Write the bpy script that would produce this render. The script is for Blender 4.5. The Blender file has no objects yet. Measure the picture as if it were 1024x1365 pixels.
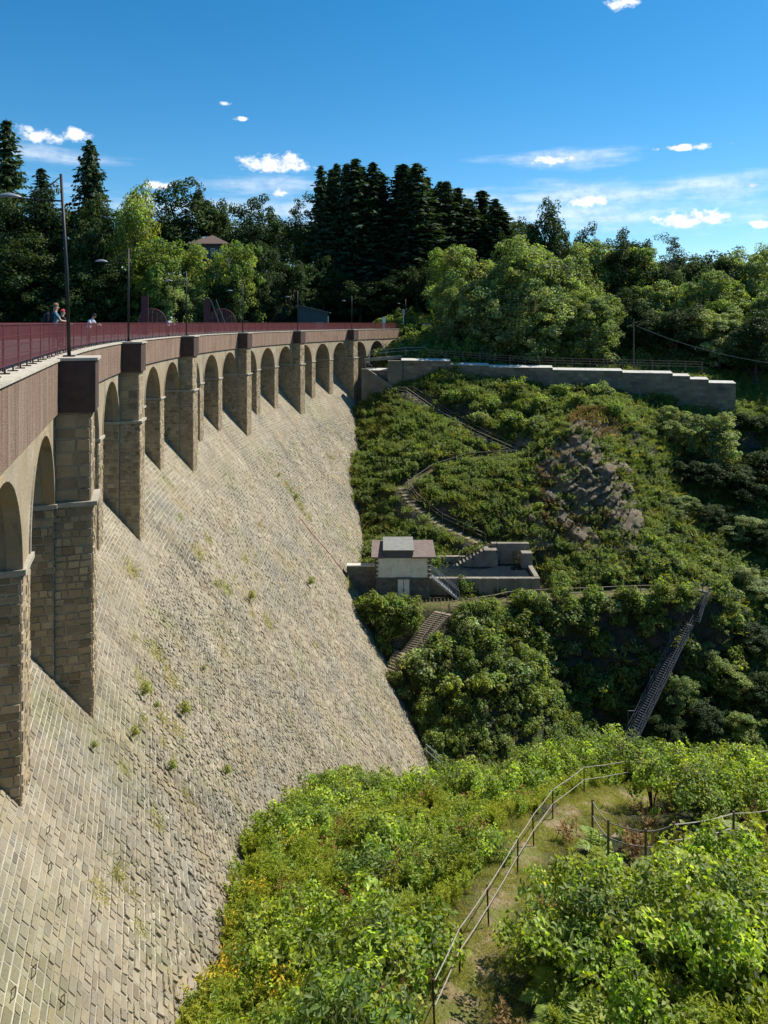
import bpy, bmesh, math, random
import numpy as np
from mathutils import Vector, Matrix
PI = math.pi; R_ = math.radians
random.seed(7); rng = np.random.default_rng(7)
scene = bpy.context.scene
COL = scene.collection

# ---------------------------------------------------------------- camera
F, HZ, CAMZ = 986.0, 430.0, 1.1            # focal length in photo pixels, horizon row, eye height over the crest
cam_d = bpy.data.cameras.new('camera'); cam = bpy.data.objects.new('camera', cam_d); COL.objects.link(cam)
cam.location = (0, 0, CAMZ); cam.rotation_euler = (R_(90), 0, 0)
cam_d.sensor_fit = 'HORIZONTAL'; cam_d.sensor_width = 36; cam_d.lens = 36 * F / 1024
cam_d.shift_y = -(682.5 - HZ) / 1024; cam_d.clip_end = 6000; cam_d.clip_start = 0.05
scene.camera = cam
scene.render.resolution_x = 768; scene.render.resolution_y = 1024

# ---------------------------------------------------------------- sky, sun, exposure
SUN_AZ, SUN_EL = 63.0, 49.0
world = bpy.data.worlds.new('World'); scene.world = world; world.use_nodes = True
nt = world.node_tree; nt.nodes.clear()
def N(t, **kw):
    n = nt.nodes.new(t)
    for k, v in kw.items(): setattr(n, k, v)
    return n
def M(op, a, b=None, c=None):
    n = nt.nodes.new('ShaderNodeMath'); n.operation = op
    for i, x in enumerate((a, b, c)):
        if x is None: continue
        if isinstance(x, (int, float)): n.inputs[i].default_value = x
        else: nt.links.new(x, n.inputs[i])
    return n.outputs[0]
sky = N('ShaderNodeTexSky', sky_type='NISHITA'); sky.sun_disc = False
sky.sun_elevation = R_(SUN_EL); sky.sun_rotation = R_(SUN_AZ)
sky.altitude = 1200; sky.air_density = 1.0; sky.dust_density = 0.25; sky.ozone_density = 2.5
hs = N('ShaderNodeHueSaturation'); hs.inputs['Hue'].default_value = 0.491; hs.inputs['Saturation'].default_value = 1.38; hs.inputs['Value'].default_value = 1.16
nt.links.new(sky.outputs[0], hs.inputs['Color'])
tc = N('ShaderNodeTexCoord'); sp = N('ShaderNodeSeparateXYZ'); nt.links.new(tc.outputs['Generated'], sp.inputs[0])
az = M('ARCTAN2', sp.outputs[0], sp.outputs[1]); el = M('ARCSINE', sp.outputs[2])
def noise(scale, detail, rough, sx=1, sy=1, sz=1):
    mp = N('ShaderNodeMapping'); mp.inputs['Scale'].default_value = (sx, sy, sz); nt.links.new(tc.outputs['Generated'], mp.inputs[0])
    n = N('ShaderNodeTexNoise'); n.inputs['Scale'].default_value = scale; n.inputs['Detail'].default_value = detail
    n.inputs['Roughness'].default_value = rough; nt.links.new(mp.outputs[0], n.inputs['Vector']); return n.outputs[0]
def blobs(items):
    out = None
    for u, v, wu, hv in items:
        a0 = math.atan2(u - 512, F); e0 = math.atan2(HZ - v, math.hypot(u - 512, F))
        da = M('DIVIDE', M('SUBTRACT', az, a0), wu / F); de = M('DIVIDE', M('SUBTRACT', el, e0), hv / F)
        m = M('SUBTRACT', 1.0, M('SQRT', M('ADD', M('MULTIPLY', da, da), M('MULTIPLY', de, de))))
        out = m if out is None else M('MAXIMUM', out, m)
    return M('MAXIMUM', out, -1.0)
def ss(x, lo, hi):
    n = N('ShaderNodeMapRange', interpolation_type='SMOOTHSTEP'); nt.links.new(x, n.inputs[0])
    n.inputs[1].default_value = lo; n.inputs[2].default_value = hi; return n.outputs[0]
n1 = noise(55, 6, 0.62, 1, 1, 1.5); n2 = noise(7, 7, 0.6, 1, 1, 7)
cum = blobs([(370, 219, 56, 15), (385, 213, 30, 13), (345, 221, 28, 9), (922, 292, 58, 12), (950, 289, 30, 10), (50, 181, 38, 12), (102, 180, 22, 11), (370, 256, 20, 8),
             (828, 5, 24, 9), (1004, 247, 16, 6), (1015, 298, 18, 6), (300, 138, 9, 4), (321, 158, 10, 4), (208, 247, 24, 7), (188, 266, 22, 8), (780, 268, 46, 10), (740, 212, 36, 9), (912, 196, 44, 5)])
c1 = ss(M('ADD', cum, M('MULTIPLY', M('SUBTRACT', n1, 0.5), 2.2)), 0.1, 0.75)
cir = blobs([(790, 262, 300, 34), (330, 250, 190, 24), (950, 246, 220, 26), (750, 212, 140, 24), (60, 208, 120, 18), (560, 290, 900, 60)])
c2 = M('MULTIPLY', ss(M('ADD', cir, M('MULTIPLY', M('SUBTRACT', n2, 0.5), 1.9)), 0.25, 1.15), 0.55)
dens = M('MAXIMUM', M('MULTIPLY', c1, 0.94), c2)
shade = N('ShaderNodeMix', data_type='RGBA'); nt.links.new(ss(n1, 0.3, 0.62), shade.inputs[0])
shade.inputs[6].default_value = (5.4, 6.3, 7.8, 1); shade.inputs[7].default_value = (9.6, 9.7, 9.8, 1)
mx = N('ShaderNodeMix', data_type='RGBA'); nt.links.new(dens, mx.inputs[0]); nt.links.new(hs.outputs[0], mx.inputs[6]); nt.links.new(shade.outputs[2], mx.inputs[7])
bg = N('ShaderNodeBackground'); bg.inputs[1].default_value = 0.088; nt.links.new(mx.outputs[2], bg.inputs[0])
wo = N('ShaderNodeOutputWorld'); nt.links.new(bg.outputs[0], wo.inputs[0])

sd = Vector((math.sin(R_(SUN_AZ)) * math.cos(R_(SUN_EL)), math.cos(R_(SUN_AZ)) * math.cos(R_(SUN_EL)), math.sin(R_(SUN_EL))))
sl = bpy.data.lights.new('sun', 'SUN'); sl.energy = 5.0; sl.angle = R_(0.53); sl.color = (1.0, 0.945, 0.85)
so = bpy.data.objects.new('sun', sl); COL.objects.link(so); so.rotation_euler = sd.to_track_quat('Z', 'Y').to_euler(); so.location = sd * 300
scene.view_settings.view_transform = 'Standard'; scene.view_settings.look = 'None'
scene.view_settings.exposure = 0.55; scene.view_settings.gamma = 1.0
scene.cycles.max_bounces = 5; scene.cycles.diffuse_bounces = 3; scene.cycles.glossy_bounces = 2; scene.cycles.transparent_max_bounces = 8

# ---------------------------------------------------------------- materials
MATS = {}
def mat(name, base, var=None, scale=4.0, rough=0.85, bump=0.0, bscale=20.0, metal=0.0, tint=False, rnd=0.0, streak=None, extra=None, spec=0.3, stretch=(1, 1, 1), objco=True):
    m = bpy.data.materials.new(name); m.use_nodes = True; t = m.node_tree; b = t.nodes['Principled BSDF']
    b.inputs['Roughness'].default_value = rough; b.inputs['Metallic'].default_value = metal; b.inputs['Specular IOR Level'].default_value = spec
    L = t.links.new
    g = t.nodes.new('ShaderNodeNewGeometry')
    mp = t.nodes.new('ShaderNodeMapping'); L(g.outputs['Position'], mp.inputs[0]); mp.inputs['Scale'].default_value = stretch
    col = t.nodes.new('ShaderNodeRGB'); col.outputs[0].default_value = (*base, 1); out = col.outputs[0]
    def mix(fac, a, c, blend='MIX'):
        n = t.nodes.new('ShaderNodeMix'); n.data_type = 'RGBA'; n.blend_type = blend
        for s, x in ((0, fac), (6, a), (7, c)):
            if isinstance(x, (int, float)): n.inputs[s].default_value = x
            elif isinstance(x, tuple): n.inputs[s].default_value = (*x, 1)
            else: L(x, n.inputs[s])
        return n.outputs[2]
    def nz(sc, det=6, rg=0.6, lo=0.35, hi=0.65, vec=None):
        n = t.nodes.new('ShaderNodeTexNoise'); n.inputs['Scale'].default_value = sc; n.inputs['Detail'].default_value = det; n.inputs['Roughness'].default_value = rg
        L(vec or mp.outputs[0], n.inputs['Vector'])
        r = t.nodes.new('ShaderNodeMapRange'); L(n.outputs[0], r.inputs[0]); r.inputs[1].default_value = lo; r.inputs[2].default_value = hi
        return r.outputs[0]
    if var: out = mix(nz(scale), out, var)
    if extra:
        for (c, sc, lo, hi, st) in extra:
            vec = None
            if st != (1, 1, 1):
                m2 = t.nodes.new('ShaderNodeMapping'); L(g.outputs['Position'], m2.inputs[0]); m2.inputs['Scale'].default_value = st; vec = m2.outputs[0]
            out = mix(nz(sc, 5, 0.6, lo, hi, vec), out, c)
    if tint:
        a = t.nodes.new('ShaderNodeAttribute'); a.attribute_name = 'tint'; out = mix(1.0, out, a.outputs['Color'], 'MULTIPLY')
    if rnd:
        o = t.nodes.new('ShaderNodeObjectInfo'); r = t.nodes.new('ShaderNodeMapRange'); L(o.outputs['Random'], r.inputs[0]); r.inputs[3].default_value = 1 - rnd; r.inputs[4].default_value = 1 + rnd
        cc = t.nodes.new('ShaderNodeCombineColor')
        for i in range(3): L(r.outputs[0], cc.inputs[i])
        out = mix(1.0, out, cc.outputs[0], 'MULTIPLY')
    L(out, b.inputs['Base Color'])
    if bump:
        n = t.nodes.new('ShaderNodeTexNoise'); n.inputs['Scale'].default_value = bscale; n.inputs['Detail'].default_value = 5; L(g.outputs['Position'], n.inputs['Vector'])
        bp = t.nodes.new('ShaderNodeBump'); bp.inputs['Strength'].default_value = bump; bp.inputs['Distance'].default_value = 0.05
        L(n.outputs[0], bp.inputs['Height']); L(bp.outputs[0], b.inputs['Normal'])
    MATS[name] = m; return m
def leafmat(name, base, base2, trans=0.42, spec=0.2):
    m = bpy.data.materials.new(name); m.use_nodes = True; t = m.node_tree; t.nodes.clear(); L = t.links.new
    o = t.nodes.new('ShaderNodeObjectInfo'); a = t.nodes.new('ShaderNodeAttribute'); a.attribute_name = 'tint'
    mixc = t.nodes.new('ShaderNodeMix'); mixc.data_type = 'RGBA'; mixc.inputs[6].default_value = (*base, 1); mixc.inputs[7].default_value = (*base2, 1); L(o.outputs['Random'], mixc.inputs[0])
    mu = t.nodes.new('ShaderNodeMix'); mu.data_type = 'RGBA'; mu.blend_type = 'MULTIPLY'; mu.inputs[0].default_value = 1; L(mixc.outputs[2], mu.inputs[6]); L(a.outputs['Color'], mu.inputs[7])
    b = t.nodes.new('ShaderNodeBsdfPrincipled'); L(mu.outputs[2], b.inputs['Base Color']); b.inputs['Roughness'].default_value = 0.55; b.inputs['Specular IOR Level'].default_value = spec
    tr = t.nodes.new('ShaderNodeBsdfTranslucent'); tm = t.nodes.new('ShaderNodeMix'); tm.data_type = 'RGBA'; tm.blend_type = 'MULTIPLY'; tm.inputs[0].default_value = 1
    L(mu.outputs[2], tm.inputs[6]); tm.inputs[7].default_value = (1.5, 1.6, 0.5, 1); L(tm.outputs[2], tr.inputs[0])
    ms = t.nodes.new('ShaderNodeMixShader'); ms.inputs[0].default_value = trans; L(b.outputs[0], ms.inputs[1]); L(tr.outputs[0], ms.inputs[2])
    ou = t.nodes.new('ShaderNodeOutputMaterial'); L(ms.outputs[0], ou.inputs[0]); MATS[name] = m; return m

mat('stone', (0.29, 0.248, 0.175), (0.225, 0.19, 0.13), 0.35, 0.9, 1.0, 16, tint=True, extra=[((0.16, 0.15, 0.125), 0.16, 0.5, 0.72, (1, 1, 1)), ((0.27, 0.215, 0.115), 0.3, 0.54, 0.75, (1, 1, 1)), ((0.17, 0.165, 0.075), 0.22, 0.58, 0.72, (1, 1, 0.6))])
mat('mortar', (0.41, 0.37, 0.285), (0.21, 0.185, 0.135), 0.6, 0.95, 0.6, 14)
mat('pier_stone', (0.33, 0.258, 0.162), (0.25, 0.195, 0.12), 0.9, 0.9, 0.6, 12, tint=True)
mat('render_wall', (0.33, 0.28, 0.195), (0.25, 0.205, 0.14), 0.6, 0.9, 0.5, 10, extra=[((0.33, 0.22, 0.10), 1.1, 0.5, 0.7, (1.6, 1.6, 0.12)), ((0.12, 0.11, 0.09), 1.4, 0.56, 0.76, (1.3, 1.3, 0.15)), ((0.4, 0.36, 0.27), 0.9, 0.58, 0.72, (1, 1, 1))])
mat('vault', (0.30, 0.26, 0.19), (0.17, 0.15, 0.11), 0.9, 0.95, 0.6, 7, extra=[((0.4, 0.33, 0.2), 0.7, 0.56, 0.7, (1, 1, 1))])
mat('pale_stone', (0.60, 0.57, 0.50), (0.47, 0.44, 0.38), 2.0, 0.85, 0.3, 20)
mat('parapet_rust', (0.275, 0.18, 0.125), (0.205, 0.13, 0.09), 9.0, 0.85, 1.0, 40, extra=[((0.32, 0.235, 0.175), 1.2, 0.48, 0.7, (2.2, 2.2, 0.15)), ((0.13, 0.075, 0.055), 1.6, 0.54, 0.74, (2.4, 2.4, 0.12)), ((0.16, 0.10, 0.075), 0.35, 0.55, 0.75, (1, 1, 1))])
mat('impost', (0.40, 0.365, 0.29), (0.30, 0.27, 0.21), 1.5, 0.9, 0.4, 18)
mat('dark_panel', (0.085, 0.052, 0.042), (0.055, 0.036, 0.03), 3, 0.8, 0.3, 30)
mat('coping', (0.50, 0.45, 0.36), (0.38, 0.34, 0.27), 1.5, 0.9, 0.4, 18, extra=[((0.2, 0.18, 0.14), 2.5, 0.58, 0.75, (1, 1, 1))])
mat('asphalt', (0.06, 0.058, 0.055), (0.045, 0.044, 0.042), 3, 0.95)
mat('red_metal', (0.105, 0.022, 0.026), (0.08, 0.018, 0.022), 5, 0.55, spec=0.4)
mat('pink_metal', (0.27, 0.10, 0.11), (0.2, 0.07, 0.08), 4, 0.6)
mat('dark_metal', (0.022, 0.022, 0.026), (0.035, 0.032, 0.03), 4, 0.5, metal=0.3)
mat('rust_metal', (0.06, 0.03, 0.02), (0.03, 0.018, 0.014), 8, 0.7)
mat('galvanised', (0.34, 0.36, 0.39), (0.24, 0.26, 0.28), 8, 0.45, metal=0.5)
mat('rope', (0.33, 0.30, 0.25), (0.24, 0.22, 0.18), 8, 0.8)
mat('wood', (0.16, 0.125, 0.085), (0.10, 0.078, 0.055), 6, 0.85, 0.4, 30)
mat('wood_pale', (0.33, 0.27, 0.19), (0.22, 0.18, 0.13), 6, 0.85, 0.4, 30)
mat('steel_dark', (0.2, 0.21, 0.23), (0.12, 0.125, 0.14), 5, 0.5, metal=0.4)
mat('plaster', (0.82, 0.79, 0.68), (0.64, 0.61, 0.5), 1.3, 0.9, 0.2, 20, extra=[((0.25, 0.24, 0.2), 1.5, 0.6, 0.8, (1.5, 1.5, 0.4))])
mat('rubble', (0.20, 0.185, 0.15), (0.10, 0.093, 0.078), 2.6, 0.95, 0.9, 6)
mat('concrete', (0.28, 0.25, 0.195), (0.18, 0.16, 0.125), 0.8, 0.92, 0.5, 12, extra=[((0.12, 0.115, 0.095), 0.9, 0.55, 0.75, (1.5, 1.5, 0.3))])
mat('retaining', (0.235, 0.19, 0.13), (0.15, 0.122, 0.088), 0.35, 0.95, 0.6, 5, tint=True, extra=[((0.12, 0.115, 0.11), 1.2, 0.55, 0.75, (0.6, 0.6, 2.2))])
mat('roof_brown', (0.20, 0.155, 0.13), (0.15, 0.115, 0.10), 2, 0.9, 0.3, 12)
mat('roof_grey', (0.24, 0.235, 0.215), (0.18, 0.178, 0.165), 2, 0.7)
mat('roof_tile', (0.15, 0.10, 0.08), (0.12, 0.08, 0.065), 2, 0.85)
mat('dark_wall', (0.10, 0.10, 0.115), (0.085, 0.085, 0.1), 2, 0.8)
mat('shed_blue', (0.05, 0.085, 0.09), (0.04, 0.065, 0.07), 2, 0.6)
mat('white_paint', (0.78, 0.78, 0.75), (0.68, 0.68, 0.64), 2, 0.5)
mat('glass', (0.04, 0.05, 0.06), None, 1, 0.08, spec=0.6)
mat('red_paint', (0.38, 0.05, 0.035), None, 1, 0.7)
mat('bark', (0.085, 0.07, 0.055), (0.05, 0.042, 0.034), 3, 0.95, 0.7, 14)
mat('rock_shaded', (0.06, 0.058, 0.045), (0.03, 0.036, 0.022), 1.1, 0.95, 1.0, 5)  # darker twin of rock, with the gorge's shade put into its colour
mat('rock', (0.21, 0.165, 0.105), (0.105, 0.088, 0.06), 1.1, 0.95, 1.0, 5, stretch=(1, 1, 2.2), extra=[((0.06, 0.07, 0.035), 0.5, 0.52, 0.68, (1, 1, 1)), ((0.24, 0.16, 0.09), 0.6, 0.6, 0.75, (1, 1, 1))])
mat('water', (0.008, 0.014, 0.022), (0.012, 0.02, 0.026), 0.4, 0.12, 0.25, 4, spec=0.5)
mat('skin', (0.42, 0.25, 0.18), None, 1, 0.6); mat('hair', (0.18, 0.12, 0.06), None, 1, 0.7)
mat('teal_cloth', (0.07, 0.16, 0.21), None, 1, 0.9); mat('dark_cloth', (0.02, 0.022, 0.028), None, 1, 0.9); mat('white_cloth', (0.62, 0.66, 0.74), None, 1, 0.9)
mat('khaki_cloth', (0.2, 0.17, 0.12), None, 1, 0.9); mat('red_cloth', (0.4, 0.05, 0.05), None, 1, 0.9)
leafmat('leaf_bright', (0.235, 0.32, 0.04), (0.32, 0.37, 0.06), 0.48, 0.5)
leafmat('leaf_herb', (0.26, 0.31, 0.03), (0.33, 0.335, 0.045), 0.5)
leafmat('leaf_mid', (0.165, 0.225, 0.052), (0.245, 0.285, 0.07), 0.45, 0.35)
leafmat('leaf_olive', (0.175, 0.23, 0.09), (0.25, 0.285, 0.125), 0.45, 0.35)
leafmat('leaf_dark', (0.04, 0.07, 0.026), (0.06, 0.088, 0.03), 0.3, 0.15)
leafmat('leaf_spruce', (0.045, 0.08, 0.045), (0.065, 0.10, 0.05), 0.2, 0.1)
leafmat('leaf_dry', (0.23, 0.17, 0.07), (0.28, 0.17, 0.08), 0.3)
leafmat('flower', (0.5, 0.40, 0.03), (0.45, 0.28, 0.02), 0.2)
leafmat('flower_red', (0.30, 0.10, 0.07), (0.33, 0.14, 0.10), 0.2)
leafmat('grass_leaf', (0.26, 0.27, 0.055), (0.36, 0.31, 0.11), 0.45)

def ground_mat():
    m = bpy.data.materials.new('ground'); m.use_nodes = True; t = m.node_tree; b = t.nodes['Principled BSDF']; b.inputs['Roughness'].default_value = 0.95; b.inputs['Specular IOR Level'].default_value = 0.15
    L = t.links.new; g = t.nodes.new('ShaderNodeNewGeometry')
    def nz(sc, lo, hi, det=7):
        n = t.nodes.new('ShaderNodeTexNoise'); n.inputs['Scale'].default_value = sc; n.inputs['Detail'].default_value = det; L(g.outputs['Position'], n.inputs['Vector'])
        r = t.nodes.new('ShaderNodeMapRange'); L(n.outputs[0], r.inputs[0]); r.inputs[1].default_value = lo; r.inputs[2].default_value = hi; return r.outputs[0]
    def mix(f, a, c):
        n = t.nodes.new('ShaderNodeMix'); n.data_type = 'RGBA'; L(f, n.inputs[0])
        for s, x in ((6, a), (7, c)):
            if isinstance(x, tuple): n.inputs[s].default_value = (*x, 1)
            else: L(x, n.inputs[s])
        return n.outputs[2]
    soil = mix(nz(1.3, 0.4, 0.62), (0.045, 0.06, 0.02), (0.085, 0.065, 0.04))
    rock = mix(nz(0.9, 0.4, 0.6), (0.11, 0.098, 0.075), (0.05, 0.048, 0.038))
    rock = mix(nz(0.35, 0.47, 0.6), rock, (0.045, 0.06, 0.025))
    sx = t.nodes.new('ShaderNodeSeparateXYZ'); L(g.outputs['True Normal'], sx.inputs[0])
    r = t.nodes.new('ShaderNodeMapRange'); L(sx.outputs[2], r.inputs[0]); r.inputs[1].default_value = 0.72; r.inputs[2].default_value = 0.5
    c = mix(r.outputs[0], soil, rock)
    at = t.nodes.new('ShaderNodeAttribute'); at.attribute_name = 'trail'
    tr = mix(nz(1.6, 0.44, 0.6), (0.19, 0.20, 0.05), (0.33, 0.25, 0.14))
    c = mix(at.outputs['Fac'], c, tr)
    L(c, b.inputs['Base Color'])
    n = t.nodes.new('ShaderNodeTexNoise'); n.inputs['Scale'].default_value = 3; n.inputs['Detail'].default_value = 9; n.inputs['Roughness'].default_value = 0.65; L(g.outputs['Position'], n.inputs['Vector'])
    bp = t.nodes.new('ShaderNodeBump'); bp.inputs['Strength'].default_value = 1.0; bp.inputs['Distance'].default_value = 0.35; L(n.outputs[0], bp.inputs['Height']); L(bp.outputs[0], b.inputs['Normal'])
    MATS['ground'] = m
ground_mat()

# ---------------------------------------------------------------- mesh helpers
def make_mesh(name, V, Fc, mats, tint=None, midx=None, smooth=False):
    me = bpy.data.meshes.new(name)
    if isinstance(Fc, np.ndarray):
        V = np.asarray(V, np.float32); k = Fc.shape[1]; n = len(Fc)
        me.vertices.add(len(V)); me.vertices.foreach_set('co', V.ravel())
        me.loops.add(n * k); me.loops.foreach_set('vertex_index', Fc.astype(np.int32).ravel())
        me.polygons.add(n); me.polygons.foreach_set('loop_start', np.arange(0, n * k, k, dtype=np.int32))
        me.update(calc_edges=True)
    else:
        me.from_pydata([tuple(v) for v in V], [], Fc)
    if tint is not None:
        T = np.asarray(tint, np.float32)
        if T.ndim == 1: T = np.repeat(T[:, None], 3, 1)
        a = me.attributes.new('tint', 'FLOAT_COLOR', 'POINT'); a.data.foreach_set('color', np.c_[T, np.ones(len(T), np.float32)].astype(np.float32).ravel())
    for m in (mats if isinstance(mats, (list, tuple)) else [mats]): me.materials.append(MATS[m])
    if midx is not None: me.polygons.foreach_set('material_index', np.asarray(midx, np.int32))
    if smooth: me.polygons.foreach_set('use_smooth', np.ones(len(me.polygons), bool))
    me.update(); return me
def link(name, data, parent=None, loc=(0, 0, 0)):
    o = bpy.data.objects.new(name, data); COL.objects.link(o); o.location = loc
    if parent: o.parent = parent
    return o
def tag(o, label=None, cat=None, group=None, kind=None):
    for k, v in (('label', label), ('category', cat), ('group', group), ('kind', kind)):
        if v: o[k] = v
    return o
def thing(name, label, cat, loc=(0, 0, 0), rotz=0.0, group=None):
    o = link(name, None, None, loc); o.rotation_euler = (0, 0, rotz); o.empty_display_size = 0.2
    return tag(o, label, cat, group)
class MB:
    def __init__(s): s.v = []; s.f = []; s.t = []
    def add(s, V, Fc, tint=1.0):
        b = len(s.v); s.v += [tuple(p) for p in V]; s.f += [tuple(i + b for i in q) for q in Fc]
        s.t += [tint if isinstance(tint, tuple) else (tint, tint, tint)] * len(V); return s
    def box(s, c, size, rz=0.0, rx=0.0, ry=0.0):
        hx, hy, hz = [q / 2 for q in size]; m = Matrix.Translation(c) @ Matrix.Rotation(rz, 4, 'Z') @ Matrix.Rotation(rx, 4, 'X') @ Matrix.Rotation(ry, 4, 'Y')
        P = [m @ Vector((x, y, z)) for z in (-hz, hz) for x, y in ((-hx, -hy), (hx, -hy), (hx, hy), (-hx, hy))]
        return s.add(P, [(3, 2, 1, 0), (4, 5, 6, 7), (0, 1, 5, 4), (1, 2, 6, 5), (2, 3, 7, 6), (3, 0, 4, 7)])
    def hexa(s, P, tint=1.0): return s.add(P, [(3, 2, 1, 0), (4, 5, 6, 7), (0, 1, 5, 4), (1, 2, 6, 5), (2, 3, 7, 6), (3, 0, 4, 7)], tint)
    def tube(s, pts, r, n=6, cap=True):
        pts = [Vector(p) for p in pts]; rs = r if isinstance(r, (list, tuple)) else [r] * len(pts); V = []; Fc = []
        for i, p in enumerate(pts):
            d = (pts[min(i + 1, len(pts) - 1)] - pts[max(i - 1, 0)]).normalized()
            a = d.cross(Vector((0, 0, 1)) if abs(d.z) < 0.95 else Vector((1, 0, 0))).normalized(); b = d.cross(a)
            for k in range(n): V.append(p + (a * math.cos(2 * PI * k / n) + b * math.sin(2 * PI * k / n)) * rs[i])
        for i in range(len(pts) - 1):
            for k in range(n): Fc.append((i * n + k, i * n + (k + 1) % n, (i + 1) * n + (k + 1) % n, (i + 1) * n + k))
        if cap: Fc += [tuple(range(n))[::-1], tuple((len(pts) - 1) * n + k for k in range(n))]
        return s.add(V, Fc)
    def bar(s, p, q, w, h=None):
        p, q = Vector(p), Vector(q); h = h or w; d = (q - p).normalized(); a = d.cross(Vector((0, 0, 1)) if abs(d.z) < 0.98 else Vector((1, 0, 0))).normalized() * w / 2; b = d.cross(a).normalized() * h / 2
        return s.hexa([p - a - b, p + a - b, p + a + b, p - a + b, q - a - b, q + a - b, q + a + b, q - a + b])
    def mesh(s, name, m, smooth=False, loc=(0, 0, 0)):
        V = np.array(s.v, np.float64) - np.array(loc)
        return make_mesh(name, V, s.f, m, tint=s.t, smooth=smooth)
    def build(s, name, m, parent=None, smooth=False):
        L = tuple(root_of(parent).location) if parent else (0, 0, 0)      # world coordinates in, thing's own out
        return link(name, s.mesh(name, m, smooth, L), parent)
def root_of(o):
    while o.parent: o = o.parent
    return o
ORD = ['first', 'second', 'third', 'fourth', 'fifth', 'sixth', 'seventh', 'eighth', 'ninth', 'tenth', 'eleventh', 'twelfth', 'thirteenth', 'fourteenth', 'fifteenth', 'sixteenth', 'seventeenth', 'eighteenth', 'nineteenth', 'twentieth']
ORD += ['twenty-' + o for o in ORD[:9]] + ['thirtieth'] + ['thirty-' + o for o in ORD[:9]] + ['fortieth'] + ['forty-' + o for o in ORD[:9]] + ['fiftieth'] + ['fifty-' + o for o in ORD[:9]] + ['sixtieth'] + ['sixty-' + o for o in ORD[:9]]
def G(u, v, d): return Vector(((u - 512) / F * d, d, CAMZ - (v - HZ) / F * d))     # a photo pixel at depth d
def px(P):
    P = np.asarray(P); return 512 + F * P[..., 0] / P[..., 1], HZ + F * (CAMZ - P[..., 2]) / P[..., 1]

# ---------------------------------------------------------------- dam plan (a circle in plan, equal bays)
CX, CY, R0, A0, DA = 114.943, 63.742, 130.47, -0.31407, 0.145961
K = 1.3; ZT = -11.1
RA, RP, RB = R0 + 1.12, R0 + 1.0, R0 + 3.3          # arcade plane, parapet plane, recess back wall
def D(a, r, z):                                     # curved from the first pilaster on, straight towards the camera before it
    if a >= A0: return Vector((CX - r * math.cos(a), CY + r * math.sin(a), z))
    s = (a - A0) * R0; return Vector((CX - r * math.cos(A0) + s * math.sin(A0), CY + r * math.sin(A0) + s * math.cos(A0), z))
def dam_inv(x, y):
    a = np.arctan2(y - CY, CX - x); rx, ry = x - CX, y - CY; st = a < A0
    return np.where(st, A0 + (rx * math.sin(A0) + ry * math.cos(A0)) / R0, a), np.where(st, -rx * math.cos(A0) + ry * math.sin(A0), np.hypot(rx, ry))
def rface(z): return R0 + (z - ZT) / K
AMIN, AMAX = -0.452, 0.565
def crest(u, r):                                     # angle on radius r whose picture column is u
    lo, hi = -0.45, 0.56
    for _ in range(60):
        m = (lo + hi) / 2; p = D(m, r, 0)
        if 512 + F * p.x / p.y < u: lo = m
        else: hi = m
    return lo

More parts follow.
